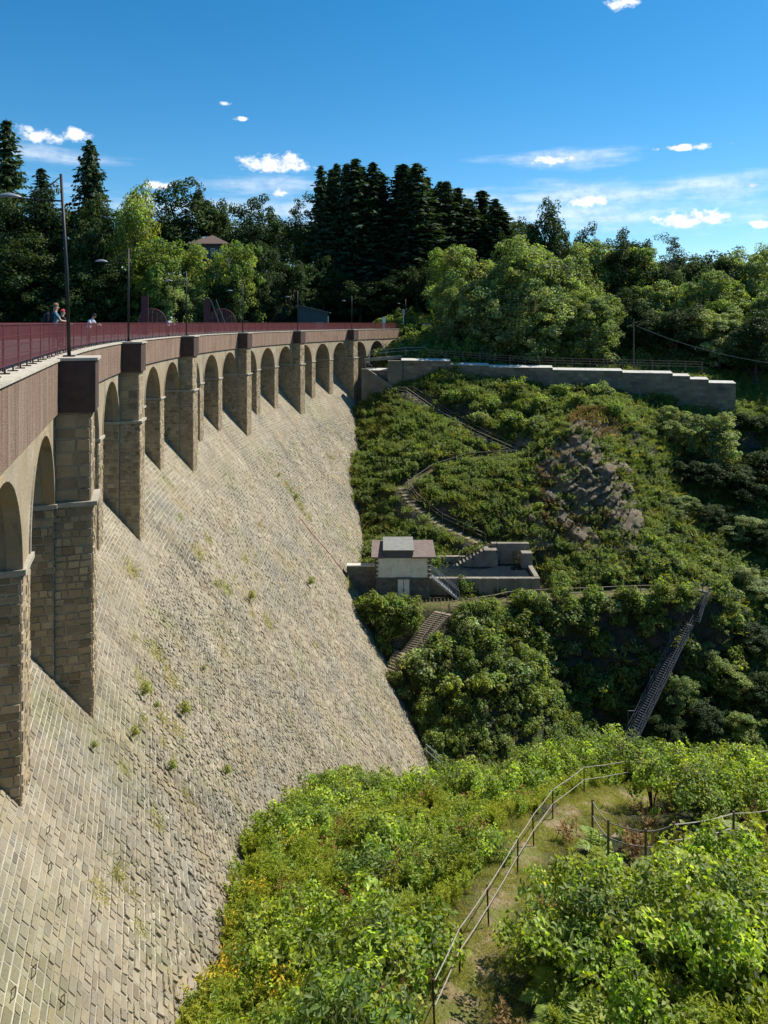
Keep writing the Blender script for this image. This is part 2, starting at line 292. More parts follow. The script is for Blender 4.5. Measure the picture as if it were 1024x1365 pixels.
# ---------------------------------------------------------------- terrain
CP = [(-2.5, -3, -0.8), (5, -6, -1), (20, -8, -2), (40, -8, -2), (0, 3, -5.6), (6, 3, -5.6), (14, 4, -6), (30, 5, -6), (-4.8, 10, -11.6), (0, 9, -9.4), (6, 9, -9.3), (14, 10, -9.4), (30, 12, -9),
      (0, 12, -11.4), (6, 12, -11.2), (12, 12, -10.8), (-4.2, 15.6, -14.4), (-5, 20, -15.9), (-5.4, 24, -17.1), (-5, 30, -20), (-2.7, 42.8, -26.6), (2.9, 59, -36.2),
      (1.25, 14, -12.2), (2.7, 18, -13.2), (4.7, 23, -14.9), (8.2, 28, -16.9), (12.6, 32, -18.9), (16.8, 34, -19.9),
      (0, 20, -15.4), (0, 26, -17.6), (2, 32, -20.5), (3, 40, -25.6), (7, 36, -21.6), (15, 20, -13.6), (22, 25, -15.7), (25, 32, -19.2), (30, 20, -12), (40, 30, -17), (60, 25, -13),
      (10, 37, -21.6), (20, 37.5, -21.9), (30, 38.5, -22.4), (45, 38, -22), (12, 46, -33), (22, 47, -34), (32, 48, -34), (8, 50, -34), (60, 46, -33),
      (12, 57, -40), (22, 59, -41), (35, 60, -41), (60, 55, -41), (90, 50, -42), (120, 40, -42), (6.5, 60, -38.5), (3.6, 63, -36.8), (15, 64.5, -40), (23, 69, -39.8), (33, 69, -39), (45, 68, -39),
      (8.6, 66, -34.5), (6.2, 69, -31), (9.7, 69.5, -30.4), (13.4, 70, -31.2), (15, 67.5, -36), (0.9, 69, -32.8),
      (-1, 73, -29.2), (3.5, 72.6, -27.5), (6.6, 73.4, -27.3), (16, 75.6, -27.3), (24.8, 76.6, -27.2), (33.9, 77.6, -27.2), (0, 78, -27.2), (7, 78, -27.2), (14, 79.5, -27.2), (25, 78.6, -27), (34, 79.5, -26.8),
      (18, 75, -29), (18, 74.2, -37), (25, 75.8, -29), (25, 75, -37.5), (33, 76.6, -29), (33, 75.6, -36), (21, 72, -39), (29, 73, -39), (2, 82, -26.4), (10, 84, -26.6), (18, 83.5, -26.2),
      (-2.9, 90.3, -24.6), (7.9, 88, -22.7), (2.1, 92, -20), (11, 85.5, -24.4), (18.3, 98.6, -16.6), (3.7, 112, -9.8), (8.7, 97, -16.2), (-3.8, 105.4, -18), (2, 104, -13.5), (12, 105, -12.6),
      (21, 110, -8.9), (36.7, 107, -9.9), (49.4, 104, -11.5), (23.6, 95, -13), (28, 97, -12), (21, 92, -15.8), (20.8, 88.5, -19.6), (17.7, 84.5, -24), (22.3, 82.5, -25), (25.8, 81, -26), (28, 90, -17),
      (32.6, 98, -12.4), (33.4, 92, -19.8), (33, 84, -25.8), (40.9, 92, -24.5), (50.5, 100, -20.5), (43, 85, -28), (39, 79, -31), (39, 74, -37), (55, 84, -33), (70, 90, -24), (70, 106, -14), (58, 106, -14), (95, 100, -18), (130, 95, -18),
      (10, 117, -5), (30, 115.5, -6.4), (50, 111, -8), (4, 122, -6), (10, 124, -4), (30, 126, -4), (60, 122, -6), (7, 131, -3), (12, 134, -1.2), (5, 142, -0.2), (-10, 142, -0.3), (-12, 150, 0.3), (-40, 138, -1.5), (-80, 132, -1.5), (-130, 120, -1.5), (-40, 165, 5), (-80, 160, 5), (-130, 155, 5),
      (10, 150, 0.5), (40, 150, 0), (80, 140, -2), (120, 130, -4), (0, 200, 14), (80, 200, 12), (-100, 200, 15), (150, 180, 8), (-200, 180, 12), (0, 320, 16), (200, 300, 12), (-250, 300, 16), (300, 100, 5), (300, -20, 0), (150, -20, -5), (0, 600, 18), (600, 500, 16), (-600, 500, 18), (600, 0, 10), (600, -200, 10), (-20, -200, 3), (200, -200, 3)]
CPa = np.array(CP, float)
def _rbf():
    n = len(CPa); d = np.hypot(CPa[:, None, 0] - CPa[None, :, 0], CPa[:, None, 1] - CPa[None, :, 1])
    A = np.zeros((n + 3, n + 3)); A[:n, :n] = -d + np.eye(n) * 0.02; A[:n, n] = 1; A[:n, n + 1:] = CPa[:, :2]; A[n:, :n] = A[:n, n:].T
    return np.linalg.solve(A, np.r_[CPa[:, 2], 0, 0, 0])
RW = _rbf()
# trails: polyline in metres (x, y, z), half width
def gp(L): return [tuple(G(*q)) for q in L]
TR_NEAR = [(1.2, 11, -10.7), (1.25, 14, -12.1), (2.75, 18, -13.1), (4.75, 23, -14.8), (8.2, 27.5, -16.6), (12.6, 31, -18.6), (17, 33, -19.8), (24, 33, -20)]
TR_SPUR = [(6.2, 24.6, -15.4), (7.6, 23.4, -15.6), (9.3, 21.5, -15.3), (12, 19.5, -14.2)]
TR_UP = [(2.6, 112.3, -9.6), (3.9, 111.5, -9.7), (9, 106, -12.8), (13.5, 102, -14.9), (18.3, 98.6, -16.7)]
TR_MID = [(18.3, 98.6, -16.7), (11, 97.4, -16.9), (6, 95.5, -18), (2.2, 92.6, -19.6)]
TR_LOW = [(2.2, 92.6, -19.6), (3.4, 90.5, -21.1), (6.5, 88, -22.9), (11.3, 85, -24.4)]
TR_TER = [(-1, 75, -27.3), (4, 74.6, -27.3), (9, 74.8, -27.3), (17, 76.4, -27.3), (25, 77.4, -27.2), (34, 78.4, -27.2)]
TR_STEP = [(5.76, 72.8, -27.75), (3.92, 71.6, -29.15), (2.2, 70.4, -30.8), (0.56, 69.2, -31.9)]
TRAILS = [(TR_NEAR, 0.62, 1.0), (TR_SPUR, 0.55, 1.0), (TR_UP, 0.7, 0.7), (TR_MID, 0.55, 0.5), (TR_LOW, 0.7, 0.7), (TR_TER, 1.1, 0.45), (TR_STEP, 0.8, 0.4)]
def trail_info(x, y, pts):
    best = np.full(x.shape, 1e9); zz = np.zeros(x.shape)
    for (x0, y0, z0), (x1, y1, z1) in zip(pts[:-1], pts[1:]):
        dx, dy = x1 - x0, y1 - y0; t = np.clip(((x - x0) * dx + (y - y0) * dy) / (dx * dx + dy * dy), 0, 1)
        d = np.hypot(x - x0 - t * dx, y - y0 - t * dy); m = d < best
        best = np.where(m, d, best); zz = np.where(m, z0 + t * (z1 - z0), zz)
    return best, zz
def sst(x): x = np.clip(x, 0, 1); return x * x * (3 - 2 * x)
PADS = [(-2.2, 8.2, 74.2, 81.5, -27.25), (8.0, 17.6, 77.6, 82.5, -27.25)]
def T(x, y, full=False):
    x = np.asarray(x, float); y = np.asarray(y, float); sh = x.shape; xf = x.ravel(); yf = y.ravel(); z = np.empty(len(xf))
    for i in range(0, len(xf), 20000):
        a, b = xf[i:i + 20000], yf[i:i + 20000]
        z[i:i + 20000] = -(np.hypot(a[:, None] - CPa[:, 0], b[:, None] - CPa[:, 1])) @ RW[:-3] + RW[-3] + RW[-2] * a + RW[-1] * b
    z = z.reshape(sh)
    z = z + 0.35 * np.sin(x * 0.55 + 1.3 * np.sin(y * 0.31)) * np.sin(y * 0.47 + x * 0.12) + 0.16 * np.sin(x * 1.7 + y * 0.9) * np.sin(y * 1.9 - x * 0.7)
    far = np.clip((np.hypot(x, y) - 60) / 40, 0, 1); z = z + far * (0.5 * np.sin(x * 0.21 + 2) * np.sin(y * 0.27))
    tr = np.zeros(sh)
    for pts, w, amt in TRAILS:
        d, zt = trail_info(x, y, pts); k = 1 - sst((d - w) / (w * 1.2 + 0.5)); z = z * (1 - k) + zt * k
        tr = np.maximum(tr, amt * (1 - sst((d - w * 0.55) / (w * 0.6))))
    for x0, x1, y0, y1, pz in PADS:
        d = np.maximum(np.maximum(x0 - x, x - x1), np.maximum(y0 - y, y - y1)); k = 1 - sst(d / 1.2); z = z * (1 - k) + pz * k
    a, rho = dam_inv(x, y)
    ins = (a > AMIN - 0.01) & (a < AMAX - 0.006)
    body = np.where(rho > RB, -9.5, ZT + (rho - R0) * K - 0.5)
    z = np.where(ins & (rho > R0 - 0.9) & (rho < 138.5), np.minimum(z, body), z)
    lake = sst((rho - 138.0) / 0.6) * (1 - sst((y - 122) / 10)) * (a > AMIN - 0.2) * sst((y + 6) / 4)
    z = np.where(rho > 138.0, z * (1 - lake) + np.minimum(z, -12) * lake, z)
    if full: return z, tr
    return z
def axis(lo, hi, step, far_lo, far_hi):
    c = list(np.arange(lo, hi + 1e-6, step)); s = step; p = lo
    L = []
    while p > far_lo: s *= 1.35; p -= s; L.append(p)
    s = step; p = hi; Rr = []
    while p < far_hi: s *= 1.35; p += s; Rr.append(p)
    return np.array(L[::-1] + c + Rr)
def build_terrain():
    xs = axis(-10, 62, 0.5, -900, 900); ys = axis(2, 140, 0.5, -250, 1200)
    X, Y = np.meshgrid(xs, ys); Z, TRm = T(X, Y, True)
    nx, ny = len(xs), len(ys); V = np.stack([X, Y, Z], -1).reshape(-1, 3)
    I = np.arange(nx * ny).reshape(ny, nx); Fq = np.stack([I[:-1, :-1], I[:-1, 1:], I[1:, 1:], I[1:, :-1]], -1).reshape(-1, 4)
    me = make_mesh('terrain', V, Fq, 'ground', smooth=True)
    a = me.attributes.new('trail', 'FLOAT', 'POINT'); a.data.foreach_set('value', TRm.ravel().astype(np.float32))
    tag(link('terrain', me), 'wooded gorge ground falling from both dam abutments', 'terrain', kind='structure')
build_terrain()
def ray(u, v, d0=8.0, d1=220.0):                     # where a photo pixel meets the ground
    t = np.arange(d0, d1, 0.1); X = (u - 512) / F * t; Zr = CAMZ - (v - HZ) / F * t
    g = Zr - T(X, t); i = np.where(g < 0)[0]
    k = i[0] if len(i) else len(t) - 1
    return Vector((X[k], t[k], float(T(X[k:k + 1], t[k:k + 1])[0])))
def tz(x, y): return float(T(np.array([x]), np.array([y]))[0])
# ================================================================ the dam
DAM = thing('dam', 'curved pale masonry dam with blind arches, buttress pilasters and rust brown parapet', 'dam', (-6, 60, -36))
def arcbox(mb, a0, a1, r0, r1, z0, z1, n=1, tint=1.0):
    V = []
    for i in range(n + 1):
        a = a0 + (a1 - a0) * i / n
        V += [D(a, r0, z0), D(a, r1, z0), D(a, r1, z1), D(a, r0, z1)]
    Fc = []
    for i in range(n):
        b = 4 * i
        for k in range(4): Fc.append((b + k, b + (k + 1) % 4, b + 4 + (k + 1) % 4, b + 4 + k))
    Fc += [(3, 2, 1, 0), (4 * n, 4 * n + 1, 4 * n + 2, 4 * n + 3)]
    return mb.add(V, Fc, tint)
# mortar bed behind the face stones
mb = MB(); na = 150; zs = np.arange(-5.9, -43.1, -1.2)
V = [D(AMIN + (AMAX - AMIN) * i / na, rface(z), z) for z in zs for i in range(na + 1)]
mb.add(V, [(j * (na + 1) + i, j * (na + 1) + i + 1, (j + 1) * (na + 1) + i + 1, (j + 1) * (na + 1) + i) for j in range(len(zs) - 1) for i in range(na)])
mb.build('mortar_bed', 'mortar', DAM)
NK = math.sqrt(K * K + 1)
def FP(a, z, off):
    r = rface(z); h = off * K / NK
    return D(a, r - h, z + off / NK)
def stone_tint(spread=0.2):
    b = random.gauss(0.98, spread * 0.62); b = min(1.35, max(0.55, b)); w = random.uniform(-0.02, 0.04)
    return (b * (1 + w), b, b * (1 - w * 1.6))
STF = [(4, 5, 6, 7), (0, 1, 5, 4), (1, 2, 6, 5), (2, 3, 7, 6), (3, 0, 4, 7)]
from mathutils import noise as mnoise
stones = []
ASPL = A0 + 1.15 * DA
for ZONE in (0, 1):
  z = -5.95
  while z > -38.5:
      a_split = ASPL + 0.012 * math.sin(z * 2.1) + 0.009 * math.sin(z * 5.7); rough = float(np.clip((-z - 11.6) / 1.6, 0, 1))
      dz = (random.uniform(0.125, 0.2) if ZONE == 0 else random.uniform(0.18, 0.28)) * (1 - 0.1 * rough); big = 0.58 if ZONE == 0 else 0.85; r = rface(z)
      a = AMIN + 0.004 + random.uniform(0, 0.004) if ZONE == 0 else a_split; a_end = a_split if ZONE == 0 else AMAX - 0.01
      while a < a_end - 0.0005:
          rr = rough * (random.random() < 0.85)
          w = (random.uniform(0.34, 0.72) if random.random() < 0.8 else random.uniform(0.2, 0.36)) * (1 - 0.25 * rr) * big; a1 = a + w / r; a1 = a_end if a_end - a1 < 0.12 / r else a1
          c = FP((a + a1) / 2, z - dz / 2, 0)
          if c.y > 3:
              u, v = 512 + F * c.x / c.y, HZ + F * (CAMZ - c.z) / c.y
              if -110 < u < 1100 and 380 < v < 1450:
                  j = 0.012 + 0.024 * rr; g = 0.0085 + 0.002 * rr; ga = g / r
                  jj = lambda: random.uniform(-j, j)
                  cs = [(a + ga + jj() / r, z - dz + g + jj() * .5), (a1 - ga + jj() / r, z - dz + g + jj() * .5), (a1 - ga + jj() / r, z - g + jj() * .5), (a + ga + jj() / r, z - g + jj() * .5)]
                  h = random.uniform(0.002, 0.022) + rr * random.uniform(-0.008, 0.04); b = 0.02
                  ma = sum(p[0] for p in cs) / 4; mz = sum(p[1] for p in cs) / 4
                  Vt = [FP(p, q, -0.05) for p, q in cs] + [FP(ma + (p - ma) * 0.93, mz + (q - mz) * 0.88, max(0.005, h + random.uniform(-1, 1) * (0.008 + 0.024 * rr))) for p, q in cs]
                  area = (w * dz) / (c.y ** 2) if (0 < u < 1024 and 430 < v < 1365) else 0
                  ps = (a * R0, z)                          # run-off streaks, damp and mossy patches as the wall carries them
                  st = mnoise.noise(Vector((ps[0] * 0.55, z * 0.035, 3.1))) + 0.5 * mnoise.noise(Vector((ps[0] * 1.6, z * 0.06, 7.7))); pa = mnoise.noise(Vector((ps[0] * 0.16, z * 0.22, 1.3))) + 0.4 * mnoise.noise(Vector((ps[0] * 0.5, z * 0.6, 5.0)))
                  t3 = stone_tint(0.17 + 0.05 * rr); kk = 1 - 0.42 * max(0, st - 0.12) + 0.22 * max(0, -st - 0.2); mo = max(0, min(1, (pa - 0.28) * 2.2))
                  t3 = (t3[0] * kk * (1 - 0.12 * mo), t3[1] * kk * (1 - 0.08 * mo), t3[2] * kk * (1 - 0.24 * mo)); stones.append((area, Vt, t3, u, v, c))
          a = a1
      z -= dz
cen = np.array([tuple(s[5]) for s in stones]); keep = cen[:, 2] > T(cen[:, 0], cen[:, 1]) - 0.8
stones = [s for s, k in zip(stones, keep) if k]
stones.sort(key=lambda s: -s[0])
for s in stones[:300]:
    m = MB(); m.add(s[1], STF, s[2]); m.build('stone', 'stone', DAM)
mb = MB()
for s in stones[300:]: mb.add(s[1], STF, s[2])
o = mb.build('stone_facing', 'stone', DAM); o['kind'] = 'stuff'
print('face stones', len(stones))

# recess back wall, arcade, piers, pilasters
BAY = R0 * DA; OPEN, SP, PW = 4.9, 1.25, 1.85
ZP, ZS = -1.65, -4.4                                 # under the parapet, springing line
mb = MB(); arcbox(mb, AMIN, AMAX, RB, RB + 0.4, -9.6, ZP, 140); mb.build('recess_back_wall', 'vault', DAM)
def wall_stones(P0, U, Vv, W, H, n_out, course=(0.2, 0.34), width=(0.22, 0.55), jit=0.02, spread=0.3, prd=(0.008, 0.035)):
    out = []; zz = 0.0
    while zz < H - 0.08:
        h = min(random.uniform(*course), H - zz); xx = 0.0
        if H - zz - h < 0.1: h = H - zz
        while xx < W - 0.05:
            w = min(random.uniform(*width), W - xx)
            if W - xx - w < 0.12: w = W - xx
            g = 0.012; J = lambda: random.uniform(-jit, jit)
            cs = [(xx + g, zz + g), (xx + w - g, zz + g), (xx + w - g, zz + h - g), (xx + g, zz + h - g)]
            cs2 = [(min(max(p + J(), g), W - g), min(max(q + J(), g), H - g)) for p, q in cs]
            mx_, mz_ = sum(p for p, q in cs2) / 4, sum(q for p, q in cs2) / 4; e = random.uniform(*prd)
            Vt = [P0 + U * p + Vv * q - n_out * 0.03 for p, q in cs2] + [P0 + U * (mx_ + (p - mx_) * 0.9) + Vv * (mz_ + (q - mz_) * 0.88) + n_out * (e + random.uniform(-.006, .006)) for p, q in cs2]
            t = stone_tint(spread); out.append((Vt, t)); xx += w
        zz += h
    return out
def dress(part, a0, a1, r0, r1, z0, z1, single, course, width):
    """stones on the three free faces of a pier or pilaster block between angles a0..a1, outer radius r0"""
    near_in, near_out = D(a0, r1, z0), D(a0, r0, z0); far_in, far_out = D(a1, r1, z0), D(a1, r0, z0); up = Vector((0, 0, 1))
    lots = []
    for P0, P1 in ((near_in, near_out), (near_out, far_out)):
        U = (P1 - P0); W = U.length; U.normalize(); n = U.cross(up)
        lots.append(wall_stones(P0, U, up, W, z1 - z0, n, course, width))
    for i, L in enumerate(lots):
        if i == 0 and single:
            for Vt, t in L:
                m = MB(); m.add(Vt, STF, t); m.build('stone', 'pier_stone', part)
        else:
            m = MB()
            for Vt, t in L: m.add(Vt, STF, t)
            m.build('stonework', 'pier_stone', part)['kind'] = 'stuff'
def capital(a0, a1, r0, r1, zc, parent):
    m = MB(); arcbox(m, a0 - 0.07 / R0, a1 + 0.07 / R0, r0 - 0.1, r1, zc - 0.09, zc + 0.04, 1); return m.build('capital', 'impost', parent)
def ang(i, s): return A0 + DA * i + s / R0
for i in range(-1, 7):
    a_c = ang(i, 0)
    near = i <= 0
    # pilaster: inner pier (carries the arches) and the proud buttress
    m = MB(); arcbox(m, ang(i, -PW / 2), ang(i, PW / 2), RA, RB + 0.02, -14, ZS); pr = m.build('pier', 'mortar', DAM)
    dress(pr, ang(i, -PW / 2), ang(i, PW / 2), RA, RB, -10.2, ZS - 0.12, i == 0, (0.17, 0.29), (0.2, 0.46))
    capital(ang(i, -PW / 2), ang(i, PW / 2), RA, RB, ZS, pr)
    if i < 6:
        m = MB(); w = 0.80; arcbox(m, ang(i, -w), ang(i, w), R0 + 0.03, RA + 0.15, -14, ZS); pl = m.build('pilaster', 'mortar', DAM)
        dress(pl, ang(i, -w), ang(i, w), R0 + 0.03, RA, -12.4, ZS - 0.12, i == 0, (0.16, 0.27), (0.18, 0.42))
        capital(ang(i, -w), ang(i, w), R0, RA, ZS, pl)
        w = 0.74; m = MB(); arcbox(m, ang(i, -w), ang(i, w), R0 + 0.09, RA + 0.15, ZS + 0.04, ZP); up_ = m.build('pilaster_head', 'mortar', DAM)
        dress(up_, ang(i, -w), ang(i, w), R0 + 0.09, RA, ZS + 0.05, ZP, i == 0, (0.3, 0.42), (0.4, 0.75))
        w = 0.86; m = MB(); arcbox(m, ang(i, -w), ang(i, w), R0 - 0.05, RP + 0.06, ZP + 0.01, -0.06, 1); bx = m.build('pilaster_box', 'dark_panel', DAM)
        m = MB(); arcbox(m, ang(i, -w - .05), ang(i, w + .05), R0 - 0.12, RP + 0.02, -0.055, 0.03, 1); m.build('cap_slab', 'coping', bx)
    if i == 6: continue
    # three arches of the bay that starts at pilaster i
    wall = MB(); vaults = [MB(), MB(), MB()]; rings = [MB(), MB(), MB()]
    for k in range(3):
        s0 = PW / 2 + k * (OPEN + SP); sc = s0 + OPEN / 2; rad = OPEN / 2; n = 22
        if k < 2:
            m = MB(); p0, p1 = ang(i, s0 + OPEN), ang(i, s0 + OPEN + SP)
            arcbox(m, p0, p1, RA, RB + 0.02, -14, ZS); pr = m.build('pier', 'mortar', DAM)
            dress(pr, p0, p1, RA, RB, -11.0, ZS - 0.12, (i == -1 and k == 1), (0.17, 0.29), (0.2, 0.46)); capital(p0, p1, RA, RB, ZS, pr)
        prev = None
        for q in range(n + 1):
            th = PI * q / n; ss_ = sc - rad * math.cos(th); zz = ZS + (rad * math.sin(th)) * 1.0
            a = ang(i, ss_); cur = (D(a, RA, zz), D(a, RA, ZP), D(a, RB, zz))
            ro = ang(i, sc - (rad + 0.12) * math.cos(th)); zo = ZS + (rad + 0.12) * math.sin(th)
            ai = ang(i, sc - (rad - 0.015) * math.cos(th)); zi = ZS + (rad - 0.015) * math.sin(th); curr = (D(ai, RA - 0.035, zi), D(ro, RA - 0.035, min(zo, ZP - 0.004)), D(ai, RA + 0.3, zi), D(ro, RA + 0.01, min(zo, ZP - 0.004)))
            if prev:
                wall.add([prev[0], cur[0], cur[1], prev[1]], [(0, 1, 2, 3)])
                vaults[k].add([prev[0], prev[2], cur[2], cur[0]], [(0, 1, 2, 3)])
                rings[k].add([prevr[0], curr[0], curr[1], prevr[1], prevr[2], curr[2], prevr[3], curr[3]], [(0, 1, 2, 3), (0, 4, 5, 1), (3, 2, 7, 6)])
            prev, prevr = cur, curr
        # solid wall over the pier heads
        e0 = -PW / 2 if k == 0 else None
        segs = [(s0 - (PW if k == 0 else SP), s0)] + ([(s0 + OPEN, s0 + OPEN + PW)] if (k == 2 and i == 5) else [])
        for q0, q1 in segs: wall.add([D(ang(i, q0), RA, ZS), D(ang(i, q1), RA, ZS), D(ang(i, q1), RA, ZP), D(ang(i, q0), RA, ZP)], [(0, 1, 2, 3)])
    w = wall.build('arcade_wall', 'render_wall', DAM); 
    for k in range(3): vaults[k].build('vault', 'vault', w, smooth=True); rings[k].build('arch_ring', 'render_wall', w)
# plain end wall beyond the last arch
m = MB(); arcbox(m, ang(6, PW / 2), ang(6, PW / 2) + 0.05, RA - 0.02, RB, -9, ZP, 6); m.build('end_wall', 'retaining', DAM)
# parapet panels, coping, deck
for i in range(-1, 7):
    s_a = 0.86; npan = 6; L = (BAY - 2 * s_a) / npan
    for k in range(npan if i < 6 else 3):
        m = MB(); g = 0.012; arcbox(m, ang(i, s_a + k * L + g), ang(i, s_a + (k + 1) * L - g), RP, RP + 0.55, ZP, -0.07 + random.uniform(-.004, .004), 3)
        m.build('parapet_panel', 'parapet_rust', DAM)
m = MB(); arcbox(m, AMIN, AMAX + 0.02, RP + 0.2, 138, ZP - 0.02, -0.08, 140); m.build('crest_slab', 'concrete', DAM)
for i in range(-1, 7):
    for k in range(9 if i < 6 else 4):
        m = MB(); w = BAY / 9; arcbox(m, ang(i, k * w + .008), ang(i, (k + 1) * w - .008), RP - 0.06, RP + 0.62, -0.06, random.uniform(0.0, 0.008), 2); m.build('coping_slab', 'coping', DAM)
m = MB(); arcbox(m, AMIN, AMAX + 0.02, RP + 0.62, 137.9, -0.07, -0.012, 140); m.build('roadway', 'asphalt', DAM)
m = MB(); arcbox(m, AMIN, AMAX, 138, 138.6, -13, 0.02, 140); m.build('upstream_wall', 'concrete', DAM)

# railings
def railing(r, name_label, full, a_lo, a_hi):
    t = thing('railing', name_label, 'railing', tuple(D((a_lo + a_hi) / 2, r, 0)))
    step = 2.1 / r; n = int((a_hi - a_lo) / step)
    for k in range(n):
        a, b = a_lo + k * step, a_lo + (k + 1) * step
        m = MB(); m.tube([D(a, r, 0), D(a, r, 1.08)], 0.024, 5); m.build('post', 'red_metal', t)
        m = MB(); nb = 52 if full else 22
        for q in range(nb):
            aq = a + (b - a) * (q + 0.5) / nb; h = 0.0125 if full else 0.02; p = D(aq, r, 0.13); d = (D(aq + 0.001, r, 0) - D(aq, r, 0)).normalized() * h
            e = Vector((0, 0, 0.90)); m.add([p - d, p + d, p + d + e, p - d + e], [(0, 1, 2, 3)])
        for zz in ((0.13, 0.34, 0.56, 0.78, 1.03) if full else (0.13, 1.0)): m.bar(D(a, r + 0.002, zz), D(b, r + 0.002, zz), 0.02)
        m.build('mesh_panel', 'red_metal', t)
        m = MB(); m.bar(D(a, r, 1.07), D(b, r, 1.07), 0.055, 0.04); m.build('handrail', 'red_metal', t)
        if full:
            for q in (0.12, 0.62):
                aq = a + (b - a) * q; m = MB(); m.tube([D(aq, r - 0.16, 0.0), D(aq, r - 0.16, 0.14)], 0.022, 5); m.bar(D(aq, r - 0.26, 0.02), D(aq, r - 0.05, 0.02), 0.07, 0.025); m.build('foot', 'rust_metal', t)
    return t
railing(RP + 0.5, 'long dark red mesh railing along the near edge of the dam crest above the parapet', True, AMIN + 0.005, AMAX + 0.0)
railing(RP + 6.0, 'dark red railing on the lake side of the dam crest, behind the people', False, AMIN + 0.005, AMAX)

# street lamps on the pilasters
lamp_names = ['tallest looking black street lamp with long arm, nearest on the dam', 'second street lamp along the dam crest from the near end', 'third street lamp along the dam crest, before the red mesh half discs',
              'fourth street lamp along the dam crest from the near end', 'fifth street lamp along the dam crest, beside the blue green shed', 'sixth street lamp along the dam crest, before the spruce stand', 'farthest street lamp where the dam meets the road']
def lamp(i):
    a = ang(i, 0.1); base = D(a, RP - 0.22, 0.03); hh = 5.75 if i == 0 else 5.3
    t = thing('street_lamp', lamp_names[i], 'street lamp', tuple(base), group='street lamps on the dam crest')
    w = (D(a, RP + 1, 0) - D(a, RP, 0)).normalized(); lean = -0.045 if i == 0 else 0
    m = MB(); m.tube([base, base + Vector((lean * 0.5 * 3, 0, 2.6)), base + Vector((lean * hh, 0, hh))], [0.062, 0.056, 0.046], 8); m.build('post', 'dark_metal', t, True)
    m = MB(); m.box(base + Vector((0, 0, 0.02)), (0.34, 0.34, 0.05), -a); m.build('base_plate', 'dark_metal', t)
    top = base + Vector((lean * hh, 0, hh)); L = 1.2
    m = MB(); m.tube([top - Vector((0, 0, 0.85)), top + w * L - Vector((0, 0, 0.83))], 0.03, 6); m.build('arm', 'dark_metal', t)
    m = MB(); m.tube([top - Vector((0, 0, 0.12)) + w * 0.05, top + w * (L * 0.62) - Vector((0, 0, 0.8))], 0.02, 5); m.build('brace', 'dark_metal', t)
    c = top + w * (L + 0.25) - Vector((0, 0, 0.80)); m = MB(); V = []; Fc = []
    sd_ = w.cross(Vector((0, 0, 1)))
    for k in range(9):
        tt = k / 8; ww = 0.17 * math.sin(PI * (0.08 + 0.84 * tt)) ** 0.6; hh2 = 0.13 * math.sin(PI * (0.06 + 0.86 * tt)) ** 0.8
        for q in range(8):
            an = PI * q / 7; V.append(c + w * ((tt - 0.5) * 0.66) + sd_ * (ww * math.cos(an)) + Vector((0, 0, hh2 * math.sin(an))))
    for k in range(8):
        for q in range(7): Fc.append((k * 8 + q, k * 8 + q + 1, (k + 1) * 8 + q + 1, (k + 1) * 8 + q))
        Fc.append((k * 8, (k + 1) * 8, (k + 1) * 8 + 7, k * 8 + 7))
    m.add(V, Fc); m.build('lamp_head', 'galvanised', t, True)
for i in range(7): lamp(i)

# red mesh half discs and square posts beside the road
def half_disc(u, lab):
    r = RP + 5.6; a = crest(u, r); c = D(a, r, 0.0); tdir = (D(a + 0.01, r, 0) - D(a, r, 0)).normalized(); wv = (D(a, r + 1, 0) - D(a, r, 0)).normalized()
    q = (wv * 0.9 - tdir * 0.0).normalized() if False else Vector((1, 0.12, 0)).normalized()
    t = thing('mesh_half_disc', lab, 'mesh panel', tuple(c)); rad = 0.0188 * c.y; z0 = 1.05; hgt = 0.0195 * c.y
    m = MB(); m.tube([c + q * (rad * math.cos(PI * k / 18)) + Vector((0, 0, z0 + hgt * math.sin(PI * k / 18))) for k in range(19)], 0.035, 6); m.tube([c - q * rad + Vector((0, 0, z0)), c + q * rad + Vector((0, 0, z0))], 0.03, 6); m.build('frame', 'pink_metal', t)
    for k in range(1, 6):
        x = -1 + 2 * k / 6; m = MB(); m.bar(c + q * (rad * x) + Vector((0, 0, z0)), c + q * (rad * x) + Vector((0, 0, z0 + hgt * math.sqrt(1 - x * x))), 0.035); m.build('bar', 'pink_metal', t)
    m = MB(); nn = 30
    for k in range(1, nn):
        x = -1 + 2 * k / nn; h = hgt * math.sqrt(1 - x * x); p = c + q * (rad * x) + Vector((0, 0.03, z0)); m.add([p - q * 0.016, p + q * 0.016, p + q * 0.016 + Vector((0, 0, h)), p - q * 0.016 + Vector((0, 0, h))], [(0, 1, 2, 3)])
    m.build('mesh_infill', 'pink_metal', t)
    for s_ in (-0.75, 0.75): m = MB(); m.bar(c + q * rad * s_, c + q * rad * s_ + Vector((0, 0, z0)), 0.06); m.build('leg', 'pink_metal', t)
half_disc(203, 'nearer red mesh half disc rising above the railing beside the square post')
half_disc(296, 'farther red mesh half disc above the railing, under two sloping bars')
def square_post(u, vtop, lab):
    r = RP + 5.4; a = crest(u, r); c = D(a, r, 0); h = CAMZ + (HZ - vtop) / F * c.y; t = thing('square_post', lab, 'post', tuple(c))
    w = 9 / F * c.y; m = MB(); m.box(c + Vector((0, 0, h / 2)), (w, w * 0.7, h), 0.25); m.build('shaft', 'red_metal', t); m = MB(); m.box(c + Vector((0, 0, h + .03)), (w * 1.08, w * .76, 0.06), 0.25); m.build('cap', 'red_metal', t)
square_post(193, 395, 'tall dark red square post behind the nearer half disc'); square_post(276, 400, 'tall dark red square post before the farther half disc')
c = D(crest(290, RP + 5.8), RP + 5.8, 0)
